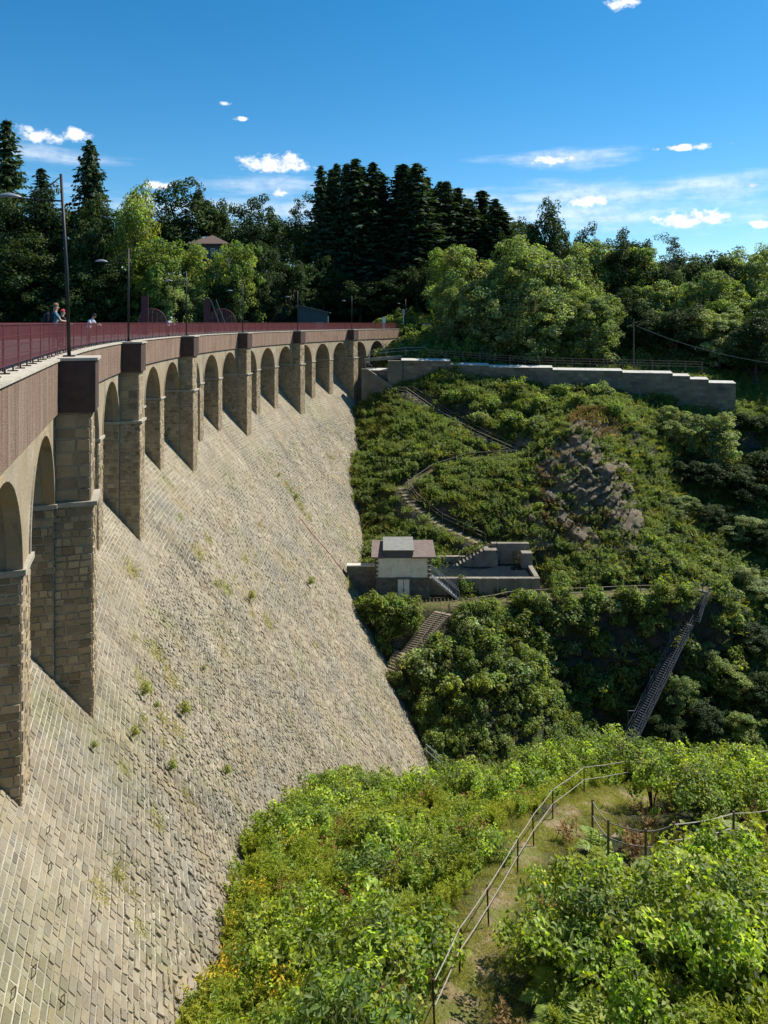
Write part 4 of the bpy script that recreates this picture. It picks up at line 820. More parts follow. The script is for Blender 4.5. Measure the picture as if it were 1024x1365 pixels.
# ================================================================ people on the crest
def skin_body(name, joints, edges, radii, root, mats, pick, parent):
    me = bpy.data.meshes.new(name); me.from_pydata(joints, edges, []); o = link(name, me)
    o.modifiers.new('skin', 'SKIN'); sub = o.modifiers.new('sub', 'SUBSURF'); sub.levels = 2; sub.render_levels = 2
    for i, r in enumerate(radii): me.skin_vertices[0].data[i].radius = r if isinstance(r, tuple) else (r, r); me.skin_vertices[0].data[i].use_root = (i == root)
    dg = bpy.context.evaluated_depsgraph_get(); ev = bpy.data.meshes.new_from_object(o.evaluated_get(dg)); bpy.data.objects.remove(o); ev.name = name; ev.materials.clear()
    for mm in mats: ev.materials.append(MATS[mm])
    for p in ev.polygons: p.material_index = pick(p.center); p.use_smooth = True
    ob = link(name, ev, parent); return ob
def person(label, u, r, hgt, face, cloth, lean=0.0, arm='rail', hair='hair', trousers='dark_cloth', cap=None, shorts=False):
    a = crest(u, r); base = D(a, r, 0.0); s = hgt / 1.8
    t = thing('person', label, 'person', tuple(base), face); t.scale = (s, s, s)
    l = lean; hx = 0.42 * math.sin(l)
    # x right, y forward
    J = [(0, 0, 0.95), (0, 0.10 * l, 1.15), (0, 0.38 * math.sin(l), 0.95 + 0.43 * math.cos(l)), (0, 0.5 * math.sin(l), 0.95 + 0.54 * math.cos(l)), (0, 0.62 * math.sin(l) + 0.02, 0.95 + 0.66 * math.cos(l)), (0, 0.75 * math.sin(l) + 0.03, 0.95 + 0.79 * math.cos(l))]
    E = [(0, 1), (1, 2), (2, 3), (3, 4), (4, 5)]; Rr = [(0.16, 0.115), (0.15, 0.11), (0.17, 0.11), 0.06, 0.098, 0.075]
    sh = J[2]
    for sg in (-1, 1):
        b = len(J)
        if arm == 'rail': el_, wr, hn = (sg * 0.30, sh[1] + 0.12, sh[2] - 0.24), (sg * 0.24, sh[1] + 0.34, 1.12), (sg * 0.2, sh[1] + 0.42, 1.10)
        else: el_, wr, hn = (sg * 0.28, sh[1] - 0.02, sh[2] - 0.28), (sg * 0.29, sh[1] + 0.06, sh[2] - 0.52), (sg * 0.28, sh[1] + 0.08, sh[2] - 0.62)
        J += [(sg * 0.19, sh[1], sh[2] + 0.01), el_, wr, hn]; E += [(2, b), (b, b + 1), (b + 1, b + 2), (b + 2, b + 3)]; Rr += [0.068, 0.05, 0.036, 0.035]
        b = len(J); J += [(sg * 0.10, 0, 0.88), (sg * 0.11, 0.02, 0.48), (sg * 0.12, -0.02, 0.09), (sg * 0.13, 0.13, 0.04)]; E += [(0, b), (b, b + 1), (b + 1, b + 2), (b + 2, b + 3)]; Rr += [0.095, 0.062, 0.045, 0.04]
    zc = J[3][2]
    def pick(c):
        if c.z < 0.1: return 3
        if c.z < (0.95): return 0 if (shorts and c.z < 0.5) else 2
        if c.z > zc - 0.0: return 0
        if abs(c.x) > 0.235 and (c.y > sh[1] + 0.08 or c.z < sh[2] - 0.26): return 0
        return 1
    body = skin_body('body', J, E, Rr, 0, ['skin', cloth, trousers, 'dark_cloth'], pick, t)
    hc = Vector(J[5]) - Vector((0, 0.015, 0.015)); m = MB(); V = []; Fc = []; nn, mm = 6, 12
    for i in range(nn + 1):
        th = (PI * 0.56) * i / nn
        for k in range(mm): V.append(hc + Vector((0.098 * math.sin(th) * math.cos(2 * PI * k / mm), 0.112 * math.sin(th) * math.sin(2 * PI * k / mm) - 0.02 * i / nn, 0.105 * math.cos(th))))
    for i in range(nn):
        for k in range(mm): Fc.append((i * mm + k, (i + 1) * mm + k, (i + 1) * mm + (k + 1) % mm, i * mm + (k + 1) % mm))
    m.add(V, Fc); link('cap' if cap else 'hair', m.mesh('hair', cap or hair, True), t)
    m = MB(); fc = Vector(J[4]); m.box(fc + Vector((0, 0.108, 0.03)), (0.028, 0.04, 0.05)); link('nose', m.mesh('nose', 'skin'), t)
    for sg in (-1, 1):
        m = MB(); m.box(fc + Vector((sg * 0.036, 0.094, 0.055)), (0.022, 0.012, 0.012)); link('eye', m.mesh('eye', 'dark_cloth'), t)
        m = MB(); m.box(fc + Vector((sg * 0.1, 0.0, 0.035)), (0.02, 0.045, 0.06)); link('ear', m.mesh('ear', 'skin'), t)
        h0 = Vector(J[9] if sg < 0 else J[17])
        for q in range(5):
            m = MB(); off = Vector(((q - 2) * 0.017, 0.02, 0)) if q < 4 else Vector((-sg * 0.035, 0.0, 0)); L = [0.06, 0.075, 0.08, 0.07, 0.05][q]
            m.tube([h0 + off, h0 + off + Vector((0, L * 0.5, -0.005)), h0 + off + Vector((0, L * 0.8, -0.035))], [0.01, 0.009, 0.007], 6); link('finger', m.mesh('finger', 'skin', True), t)
    return t
mn = person('person in teal shirt wearing a dark backpack, standing at the railing by the nearest lamp', 72, RP + 0.95, 1.84, R_(-50), 'teal_cloth', 0.08, 'rail', 'hair', 'dark_cloth', shorts=True)
# backpack
bp = thing('backpack', 'large dark backpack carried by the person in the teal shirt', 'backpack', (0, 0, 0), R_(-50)); bp.location = Matrix.Rotation(R_(-50), 4, 'Z') @ Vector((0, -0.24, 1.0)) + mn.location
m = MB(); me = bmesh.new(); bmesh.ops.create_cube(me, size=1); bmesh.ops.scale(me, vec=(0.34, 0.24, 0.56), verts=me.verts); bmesh.ops.translate(me, vec=(0, 0, 0.24), verts=me.verts); bmesh.ops.bevel(me, geom=list(me.edges), offset=0.08, segments=3, affect='EDGES')
mm_ = bpy.data.meshes.new('pack_body'); me.to_mesh(mm_); me.free(); mm_.materials.append(MATS['dark_cloth']); link('pack_body', mm_, bp)
m = MB(); m.box(Vector((0, -0.14, 0.14)), (0.24, 0.1, 0.24)); link('front_pocket', m.mesh('pocket', 'dark_cloth'), bp)
for sg in (-1, 1): m = MB(); m.tube([(sg * 0.1, 0.1, 0.05), (sg * 0.15, 0.16, 0.2), (sg * 0.13, 0.2, 0.42), (sg * 0.1, 0.1, 0.5)], 0.022, 6); link('strap', m.mesh('strap', 'dark_cloth'), bp)
person('shorter person in a red cap half hidden behind the nearest lamp post', 81.5, RP + 1.25, 1.66, R_(-35), 'dark_cloth', 0.1, 'rail', cap='red_cloth')
person('person in a white shirt and dark cap leaning over the railing before the second lamp', 118, RP + 0.95, 1.62, R_(-100), 'white_cloth', 0.5, 'rail', trousers='khaki_cloth', cap='dark_cloth')
person('person in white leaning on the railing beside the nearer red half disc', 224, RP + 1.0, 1.6, R_(-100), 'white_cloth', 0.4, 'rail', hair='white_cloth')
# ================================================================ vegetation
def unit(v): return v / np.maximum(np.linalg.norm(v, axis=-1, keepdims=True), 1e-9)
def leaves(C, Nn, length, width, r, tint, fold=0.25, axis_bias=None):
    """folded kite leaves: centres C, normals Nn -> verts, quads, tints"""
    n = len(C); ref = unit(r.normal(size=(n, 3)) if axis_bias is None else axis_bias + r.normal(size=(n, 3)) * 0.4)
    A = unit(ref - Nn * np.sum(ref * Nn, 1, keepdims=True)); B = np.cross(Nn, A)
    L = (length * r.uniform(0.65, 1.25, n))[:, None]; W = (width * r.uniform(0.7, 1.2, n))[:, None]
    V = np.stack([C - A * L * .5, C + B * W * .5 - A * L * .06 + Nn * W * fold, C + A * L * .5 - Nn * L * .1, C - B * W * .5 - A * L * .06 + Nn * W * fold], 1).reshape(-1, 3)
    q = np.arange(n)[:, None] * 4; T3 = np.concatenate([q + [0, 2, 1], q + [0, 3, 2]], 0)
    return V, T3, np.repeat(tint, 4, axis=0)
def col(r, n, spread=0.25, warm=0.1):
    b = np.clip(r.normal(1, spread, n), 0.45, 1.7); w = r.normal(0, warm, n); return np.stack([b * (1 + w), b, b * (1 - w)], 1)
def clumps(seed, n_cl, rad, clr, per, llen, lw, z0=0.0, shell=0.5, lobes=0.3, upb=0.55, squash=0.8, low=-0.35):
    r = np.random.default_rng(seed); d = unit(r.normal(size=(n_cl, 3))); d[:, 2] = np.where(d[:, 2] < low, -d[:, 2], d[:, 2])
    ph = r.uniform(0, 6, 6); lob = 1 + lobes * (np.sin(3 * d[:, 0] + ph[0]) * np.sin(4 * d[:, 1] + ph[1]) + 0.6 * np.sin(6 * d[:, 2] + ph[2]) * np.sin(5 * d[:, 0] + ph[3]))
    rr = (shell + (1 - shell) * r.uniform(0, 1, n_cl) ** 0.6) * lob
    cc = d * rr[:, None] * np.array(rad); cc[:, 2] += z0
    Cl = np.repeat(np.arange(n_cl), per); n = len(Cl)
    o = unit(r.normal(size=(n, 3))) * (r.uniform(0.25, 1, n) ** 0.55)[:, None]; o[:, 2] *= squash
    size = r.uniform(0.7, 1.35, n_cl)[Cl][:, None]
    C = cc[Cl] + o * clr * size
    Nn = unit(o * 0.55 + d[Cl] * 0.25 + np.array([0, 0, upb]) + r.normal(size=(n, 3)) * 0.5)
    ct = col(r, n_cl, 0.26, 0.08)[Cl] * col(r, n, 0.3, 0.06)
    return C, Nn, ct, cc, r
def join(parts):
    V, Fc, Tt, Mi = [], [], [], []; b = 0
    for v, f, t, mi in parts: V.append(v); Fc.append(f + b); Tt.append(t); Mi.append(np.full(len(f), mi)); b += len(v)
    return np.concatenate(V), np.concatenate(Fc), np.concatenate(Tt), np.concatenate(Mi)
def tube_np(pts, rs, n=6):
    m = MB(); m.tube(pts, list(rs), n, cap=False); V = np.array(m.v); Q = np.array(m.f); return V, np.concatenate([Q[:, [0, 1, 2]], Q[:, [0, 2, 3]]]), np.ones((len(V), 3))

# --- tree prototypes as mesh data: unit sized around the trunk foot
def broadleaf(seed, H, Rc, zlow, n_cl, per, llen, mt, clr, lobes=0.3, open_=0.5, low=-0.75):
    cz = (H + zlow) / 2; rz = (H - zlow) / 2
    C, Nn, ct, cc, r = clumps(seed, n_cl, (Rc, Rc, rz), clr, per, llen, llen * 0.62, cz, open_, lobes, low=low)
    V, Fc, Tt = leaves(C, Nn, llen, llen * 0.62, r, ct)
    crown = make_mesh('crown', V, Fc, mt, tint=Tt)
    parts = [(*tube_np([(0, 0, -0.6), (0.1, 0, H * .25), (0, 0.1, H * .55), (0, 0, H * .85)], [H * .026, H * .02, H * .013, H * .004], 8), 0)]
    for k in range(10):
        p = cc[r.integers(len(cc))] * np.array([.8, .8, 1]); s = np.array([0, 0, max(0.5, p[2] * r.uniform(.35, .6))]); mid = (s + p) / 2 + np.array([0, 0, -0.04 * H]); parts.append((*tube_np([tuple(s), tuple(mid), tuple(p)], [H * .011, H * .007, H * .002], 5), 0))
    v, f, t, _ = join(parts); trunk = make_mesh('trunk', v, f, 'bark', tint=t, smooth=True)
    return trunk, crown, H, Rc
def spruce(seed, H, Rc, zlow, mt='leaf_spruce', dens=1.0):
    r = np.random.default_rng(seed); C, A, Nn = [], [], []
    z = zlow
    while z < H - 0.25:
        f = 1 - (z - zlow) / (H - zlow); L0 = Rc * (f ** 0.6) * (0.88 + 0.12 * math.sin(z * 2.1 + seed)) + 0.12
        nb = int(6 + 2 * f); ph = r.uniform(0, 6.28)
        for k in range(nb):
            az_ = ph + 2 * PI * k / nb + r.normal() * .22; L = L0 * r.uniform(0.5, 1.2); dv = np.array([math.cos(az_), math.sin(az_), 0]); n = max(2, int(L / 0.36 * dens))
            t = (np.arange(n) + r.uniform(.3, .8, n)) / n
            zz = z + r.normal() * .12 - 0.30 * L * t + 0.16 * L * t ** 2.5
            side = np.cross(dv, [0, 0, 1])
            for sg in (-1, 0, 1):
                off = sg * (0.28 * (1 - t * .6) * min(1, L / 2)) + r.normal(size=n) * .05
                c = dv * (L * t)[:, None] + side * off[:, None]; c[:, 2] += zz - abs(sg) * 0.10 - r.uniform(0, .12, n)
                C.append(c); A.append(unit(dv + side * sg * 0.8 + np.array([0, 0, -0.55]) + r.normal(size=(n, 3)) * .25)); Nn.append(unit(np.array([0, 0, 0.8]) + dv * .5 + r.normal(size=(n, 3)) * .45))
        z += r.uniform(0.36, 0.52)
    C, A, Nn = np.concatenate(C), np.concatenate(A), np.concatenate(Nn); n = len(C)
    V, Fc, Tt = leaves(C, Nn, 0.85, 0.38, r, col(r, n, .25, .08), 0.1, A)
    crown = make_mesh('crown', V, Fc, mt, tint=Tt)
    v, f, t = tube_np([(0, 0, -0.8), (0, 0, H * .4), (0, 0, H * .99)], [H * .013, H * .009, .03], 7); trunk = make_mesh('trunk', v, f, 'bark', tint=t, smooth=True)
    return trunk, crown, H, Rc
PR = {'spruce': [spruce(1, 30, 5.0, 2.5), spruce(2, 32, 4.6, 4.5), spruce(3, 28, 5.2, 1.5)],
      'tallspruce': [spruce(11, 34, 3.6, 6), spruce(12, 34, 3.9, 4), spruce(13, 32, 3.3, 7), spruce(14, 33, 3.9, 5), spruce(15, 33, 3.2, 5)],
      'dark': [broadleaf(21, 18, 6.2, 3.0, 150, 95, .5, 'leaf_dark', 1.35), broadleaf(22, 16, 5.4, 2.0, 140, 95, .48, 'leaf_dark', 1.25, .4)],
      'open': [broadleaf(25, 20, 5.2, 5.0, 80, 60, .42, 'leaf_dark', 1.1, .45, .3)],
      'green': [broadleaf(31, 14, 4.4, .8, 130, 100, .40, 'leaf_mid', 1.05, .4), broadleaf(32, 12, 4.6, .5, 130, 100, .38, 'leaf_mid', 1.05, .45)],
      'olive': [broadleaf(41, 15, 6.0, -2.5, 260, 100, .38, 'leaf_olive', 1.0, .35, .62), broadleaf(42, 13, 5.2, -2.5, 230, 100, .36, 'leaf_olive', .95, .4, .6)],
      'wood': [broadleaf(51, 17, 5.4, 0, 190, 90, .44, 'leaf_mid', 1.1, .4), broadleaf(52, 15, 5.0, -1, 190, 90, .42, 'leaf_olive', 1.05, .4), broadleaf(53, 16, 5.6, 0, 180, 90, .45, 'leaf_dark', 1.15, .4)]}
TREES = []
def tree(kind, u, vtop, d, wpx, label, group, var=None, base=None):
    p = G(u, vtop, d); zb = tz(p.x, d) if base is None else base; h = max(3.0, p.z - zb)
    L = PR[kind]; tr, cr, H0, R0_ = L[(var if var is not None else len(TREES)) % len(L)]
    o = thing('spruce_tree' if 'spruce' in kind else 'broadleaf_tree', label, 'tree', (p.x, d, zb), random.uniform(0, 6.28), group)
    w = (wpx / F * d) / (2 * R0_ * 1.12); o.scale = (w, w, h / H0)
    o.rotation_euler = (random.gauss(0, .022), random.gauss(0, .022), o.rotation_euler[2]); link('trunk', tr, o); link('crown', cr, o); TREES.append(o)
# left bank
GL = 'trees on the far bank left of the house'
for u, vt, d, w, lab in [(8, 153, 142, 150, 'tall dark spruce cut by the left edge of the picture'), (60, 222, 150, 110, 'pointed dark spruce between the two tallest spruces'), (118, 184, 145, 125, 'tall broad dark spruce with a double looking tip near the first lamp')]: tree('spruce', u, vt, d, w, lab, GL)
tree('spruce', 130, 190, 146.5, 70, 'slim dark spruce leaning close behind the tall broad spruce', GL, 1)
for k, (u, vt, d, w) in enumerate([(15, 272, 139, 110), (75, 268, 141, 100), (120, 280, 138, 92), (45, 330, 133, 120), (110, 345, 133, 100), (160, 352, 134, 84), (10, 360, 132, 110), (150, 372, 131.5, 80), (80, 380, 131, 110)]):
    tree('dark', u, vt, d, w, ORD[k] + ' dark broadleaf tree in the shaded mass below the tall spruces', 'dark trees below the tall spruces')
tree('green', 180, 266, 136, 76, 'bright yellow green feathery tree beside the dark spruces', 'lit trees behind the dam')
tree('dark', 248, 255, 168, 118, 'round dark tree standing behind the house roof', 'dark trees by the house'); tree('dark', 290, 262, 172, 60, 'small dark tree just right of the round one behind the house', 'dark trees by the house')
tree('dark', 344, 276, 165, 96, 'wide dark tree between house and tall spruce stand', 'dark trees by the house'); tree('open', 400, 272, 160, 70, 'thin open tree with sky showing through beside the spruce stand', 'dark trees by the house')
for k, (u, vt, d, w) in enumerate([(225, 318, 135, 84), (262, 340, 136, 70), (322, 322, 138, 62), (205, 352, 133, 64), (240, 372, 132, 70), (300, 372, 135, 60), (350, 335, 143, 70), (385, 345, 146, 70), (345, 372, 141, 60)]):
    tree('green' if k < 3 else ('wood' if k < 6 else 'dark'), u, vt, d, w, ORD[k] + ' broadleaf tree in the sunlit row below the house', 'trees below the house')
# spruce stand
ST_ = [(427, 219, 26), (437, 224, 26), (452, 216, 30), (463, 215, 30), (475, 209, 34), (488, 220, 32), (498, 214, 34), (515, 229, 34), (526, 224, 30), (537, 218, 34), (548, 226, 30), (557, 216, 36), (570, 232, 34), (583, 240, 34), (594, 240, 34), (608, 248, 34), (622, 262, 32), (641, 252, 36), (655, 262, 30), (668, 274, 30), (681, 279, 30), (445, 236, 30), (506, 236, 34), (602, 262, 34), (632, 268, 34), (470, 240, 34), (543, 240, 34), (575, 252, 36), (648, 284, 36)]
ST_ = sorted(ST_)
for k, (u, vt, w) in enumerate(ST_): tree('tallspruce', u, vt, 158 + (k * 7) % 13 + (0 if u < 560 else 4), w * random.uniform(2.6, 3.5), ORD[k] + ' spruce from the left in the tall dark stand behind the dam', 'tall spruce stand')
for k, (u, vt, d, w) in enumerate([(430, 352, 152, 70), (480, 372, 151, 80), (530, 368, 151, 80), (575, 352, 150, 70)]): tree('dark', u, vt, d, w, ORD[k] + ' low dark tree from the left at the foot of the spruce stand', 'dark understorey of the spruce stand')
tree('green', 600, 328, 141, 62, 'light green tree at the right foot of the spruce stand', 'lit trees behind the wall')
# round olive trees behind the wall
for k, (u, vt, d, w, lab) in enumerate([(640, 345, 128, 116, 'big round olive green tree nearest the dam end behind the wall'), (712, 326, 126, 140, 'widest round olive green tree in the middle of the clump behind the wall'), (690, 372, 121.5, 120, 'low olive green tree filling the front of the clump behind the wall'),
    (785, 392, 121, 86, 'round olive green tree with pale tips at the right end of the clump'), (757, 342, 129, 84, 'rear olive green tree at the right of the round clump'), (612, 388, 123.5, 64, 'small olive tree above the grassy bank at the dam end')]): tree('olive', u, vt, d, w, lab, 'round trees behind the wall')
# right forest
RF = [(726, 284, 152, 80, 'dark'), (700, 300, 156, 60, 'dark'), (785, 312, 152, 62, 'dark'), (832, 324, 140, 84, 'wood'), (800, 334, 143, 80, 'wood'), (862, 344, 138, 80, 'wood'), (846, 316, 158, 56, 'dark'), (900, 322, 156, 66, 'open'), (885, 352, 134, 84, 'wood'), (925, 344, 142, 84, 'wood'), (960, 338, 147, 84, 'wood'), (1000, 342, 140, 84, 'wood'), (1030, 336, 148, 84, 'wood'),
      (870, 384, 128, 84, 'wood'), (930, 376, 126, 90, 'olive'), (985, 384, 124, 92, 'wood'), (1025, 376, 122, 80, 'olive'), (840, 392, 125, 60, 'dark'), (900, 412, 119, 84, 'dark'), (958, 420, 117, 86, 'wood'), (1008, 424, 114, 86, 'dark'), (1050, 410, 116, 90, 'wood'), (860, 424, 121, 66, 'dark')]
for k, (u, vt, d, w, kd) in enumerate(sorted(RF)): tree(kd, u, vt, d, w, ORD[k] + ' tree from the left in the mixed wood right of the round clump', 'mixed wood on the right')
# far skyline fill
for k, (u, d) in enumerate([(-60, 190), (30, 195), (160, 190), (210, 200), (320, 205), (400, 200), (690, 190), (760, 190), (830, 185), (900, 185), (970, 180), (1040, 180)]):
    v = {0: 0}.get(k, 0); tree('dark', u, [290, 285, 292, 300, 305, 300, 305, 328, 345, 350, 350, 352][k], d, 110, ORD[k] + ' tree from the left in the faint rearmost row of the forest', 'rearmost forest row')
# right gully trees (below the wall end)
RG = [(905, 548, 101, 60, 'olive'), (950, 556, 99, 74, 'wood'), (1000, 552, 104, 74, 'dark'), (880, 552, 104, 44, 'dark'), (930, 610, 96, 66, 'dark'), (985, 620, 96, 72, 'wood'), (1030, 600, 98, 80, 'dark'), (900, 660, 91, 56, 'olive'), (945, 672, 91, 62, 'dark'), (995, 690, 90, 70, 'wood'), (1030, 700, 88, 70, 'dark'), (930, 728, 86, 60, 'wood'), (980, 756, 84, 70, 'olive'), (1020, 776, 82, 70, 'wood'), (960, 806, 79, 62, 'wood'), (1005, 836, 77, 70, 'dark'), (935, 852, 76, 56, 'olive'), (975, 885, 74, 66, 'wood'), (1020, 905, 72, 66, 'dark'), (905, 905, 72.5, 56, 'wood'), (940, 940, 71, 60, 'dark'), (990, 950, 70, 60, 'wood'), (890, 960, 70, 48, 'dark')]
for k, (u, vt, d, w, kd) in enumerate(sorted(RG)):
    p = G(u, vt, d); z_ = min(tz(p.x, d), p.z - 3.2); tree(kd, u, vt, d, w, ORD[k] + ' low tree from the left on the shaded gully slope beyond the rock', 'gully trees', base=max(z_, p.z - 9))

# --- smaller plants
def bush_mesh(name, seed, rad, n_cl, per, ll, lw, mt, clr, z0, shell=.45, upb=.6, extra=None):
    C, Nn, ct, cc, r = clumps(seed, n_cl, rad, clr, per, ll, lw, z0, shell, .55, upb); ok = C[:, 2] > -0.05; C, Nn, ct = C[ok], Nn[ok], ct[ok]
    V, Fc, Tt = leaves(C, Nn, ll, lw, r, ct); parts = [(V, Fc, Tt, 0)]
    for k in range(5): p = cc[r.integers(len(cc))]; parts.append((*tube_np([(0, 0, -.2), (p[0] * .4, p[1] * .4, p[2] * .5), tuple(p)], [.03, .02, .008], 4), 1))
    v, f, t, mi = join(parts); return make_mesh(name, v, f, [mt, 'bark'], tint=t, midx=mi)
def herb_mesh(name, seed, h, n_st, per, ll, lw, mt, top=None, spread=.35):
    r = np.random.default_rng(seed); parts = []
    for k in range(n_st):
        b = r.normal(size=2) * spread * .45; tp = b + r.normal(size=2) * spread * .5; hh = h * r.uniform(.65, 1.1); t = r.uniform(.12, 1, per) ** .8
        P = np.stack([b[0] + (tp[0] - b[0]) * t ** 1.5, b[1] + (tp[1] - b[1]) * t ** 1.5, hh * t], 1); az_ = r.uniform(0, 6.28, per); o = np.stack([np.cos(az_), np.sin(az_), np.full(per, .35)], 1); C = P + o * (ll * .5) * (1.15 - t * .6)[:, None]
        V, Fc, Tt = leaves(C, unit(np.array([0, 0, 1.0]) + o * -.5 + r.normal(size=(per, 3)) * .35), ll, lw, r, col(r, per, .2, .06), .15, o); parts.append((V, Fc, Tt, 0))
        parts.append((*tube_np([(b[0], b[1], -.1), tuple(P.mean(0)), (tp[0], tp[1], hh)], [.008, .006, .003], 3), 0))
        if top:
            n = 14; q = r.normal(size=(n, 3)) * np.array([.06, .06, .06]) + np.array([tp[0], tp[1], hh]); V, Fc, Tt = leaves(q, unit(r.normal(size=(n, 3)) + np.array([0, 0, .8])), .06, .05, r, col(r, n, .2, .08)); parts.append((V, Fc, Tt, 1))
    v, f, t, mi = join(parts); return make_mesh(name, v, f, [mt, top or mt], tint=t, midx=mi)
def fern_mesh(name, seed, n_fr, L, mt):
    r = np.random.default_rng(seed); parts = []
    for k in range(n_fr):
        az_ = 6.28 * k / n_fr + r.normal() * .3; dv = np.array([math.cos(az_), math.sin(az_), 0]); sd_ = np.array([-dv[1], dv[0], 0]); Lf = L * r.uniform(.7, 1.15); n = 20; t = np.linspace(.12, 1, n); cen_ = dv * (Lf * t)[:, None]; cen_[:, 2] = Lf * (1.1 * t - .95 * t ** 2)
        for sg in (-1, 1):
            pl = .30 * Lf * np.sin(PI * (t * .9 + .08)) + .02; C = cen_ + sd_ * (sg * pl * .5)[:, None]; ax = unit(sd_ * sg + dv * .3 + np.zeros((n, 3))); nn = unit(np.array([0, 0, 1.0]) + r.normal(size=(n, 3)) * .15)
            V, Fc, Tt = leaves(C, nn, 1.0, .07, r, col(r, n, .15, .05), .05, ax * 8); V = V.reshape(n, 4, 3); V = C[:, None] + (V - C[:, None]) * np.stack([pl, np.ones(n), pl, np.ones(n)], 1)[:, :, None]; parts.append((V.reshape(-1, 3), Fc, Tt, 0))
        parts.append((*tube_np([tuple(cen_[0] * .2), tuple(cen_[n // 2]), tuple(cen_[-1])], [.01, .007, .003], 3), 0))
    v, f, t, mi = join(parts); return make_mesh(name, v, f, mt, tint=t)
def grass_mesh(name, seed, n, h, mt, spread=.16):
    r = np.random.default_rng(seed); b = np.c_[r.normal(size=(n, 2)) * spread, np.zeros(n)]; dv = unit(np.c_[r.normal(size=(n, 2)), np.full(n, 1.2)]); hh = (h * r.uniform(.5, 1.2, n))[:, None]; sd_ = unit(np.cross(dv, r.normal(size=(n, 3)))) * .008
    V = np.stack([b - sd_, b + sd_, b + dv * hh + np.c_[dv[:, :2] * .3 * hh, -.12 * hh]], 1).reshape(-1, 3); return make_mesh(name, V, np.arange(3 * n).reshape(n, 3), mt, tint=np.repeat(col(r, n, .25, .1), 3, axis=0))
PB = {'near_bush': [bush_mesh('near_bush', 61, (.75, .75, .6), 26, 56, .105, .075, 'leaf_bright', .26, .6), bush_mesh('near_bush', 62, (.6, .65, .75), 24, 56, .10, .07, 'leaf_bright', .25, .7), bush_mesh('near_bush', 63, (.9, .8, .55), 30, 50, .13, .05, 'leaf_mid', .25, .55)],
      'herb': [herb_mesh('herb', 71, 1.0, 15, 42, .14, .034, 'leaf_herb'), herb_mesh('herb', 72, .85, 17, 38, .12, .03, 'leaf_herb'), herb_mesh('herb', 73, .9, 13, 36, .14, .05, 'leaf_bright')],
      'goldenrod': [herb_mesh('goldenrod', 75, 1.0, 12, 34, .12, .03, 'leaf_herb', 'flower')], 'willowherb': [herb_mesh('willowherb', 76, 1.05, 10, 34, .13, .03, 'leaf_herb', 'flower_red')],
      'near_sapling': [herb_mesh('sapling', 77, 1.5, 7, 60, .13, .085, 'leaf_bright', spread=.55), herb_mesh('sapling', 78, 1.3, 8, 52, .11, .08, 'leaf_mid', spread=.6)],
      'fern': [fern_mesh('fern', 81, 9, .95, 'leaf_herb'), fern_mesh('fern', 82, 8, .8, 'leaf_bright')], 'grass': [grass_mesh('grass_tuft', 85, 70, .22, 'grass_leaf'), grass_mesh('grass_tuft', 86, 60, .32, 'grass_leaf')], 'dry': [grass_mesh('dry_grass', 87, 60, .5, 'leaf_dry', .3), herb_mesh('dry_herb', 88, .6, 10, 24, .13, .04, 'leaf_dry')],
      'hill_bush': [bush_mesh('hill_bush', 91, (1.2, 1.2, .9), 44, 30, .26, .17, 'leaf_mid', .42, .7), bush_mesh('hill_bush', 92, (1.0, 1.1, 1.1), 40, 30, .25, .16, 'leaf_mid', .4, .9), bush_mesh('hill_bush', 93, (1.35, 1.2, .8), 44, 30, .26, .17, 'leaf_olive', .42, .6), bush_mesh('hill_bush', 94, (1.1, 1.0, .9), 40, 28, .24, .16, 'leaf_mid', .42, .7)],
      'hill_herb': [herb_mesh('hill_herb', 95, 1.1, 24, 28, .22, .08, 'leaf_olive', spread=.8), herb_mesh('hill_herb', 96, .9, 26, 26, .20, .075, 'leaf_mid', spread=.9)]}
PROTO = {}
for k_, L in PB.items():
    PROTO[k_] = []
    for me in L: PROTO[k_].append(bpy.data.objects.new(me.name + '_model', me))
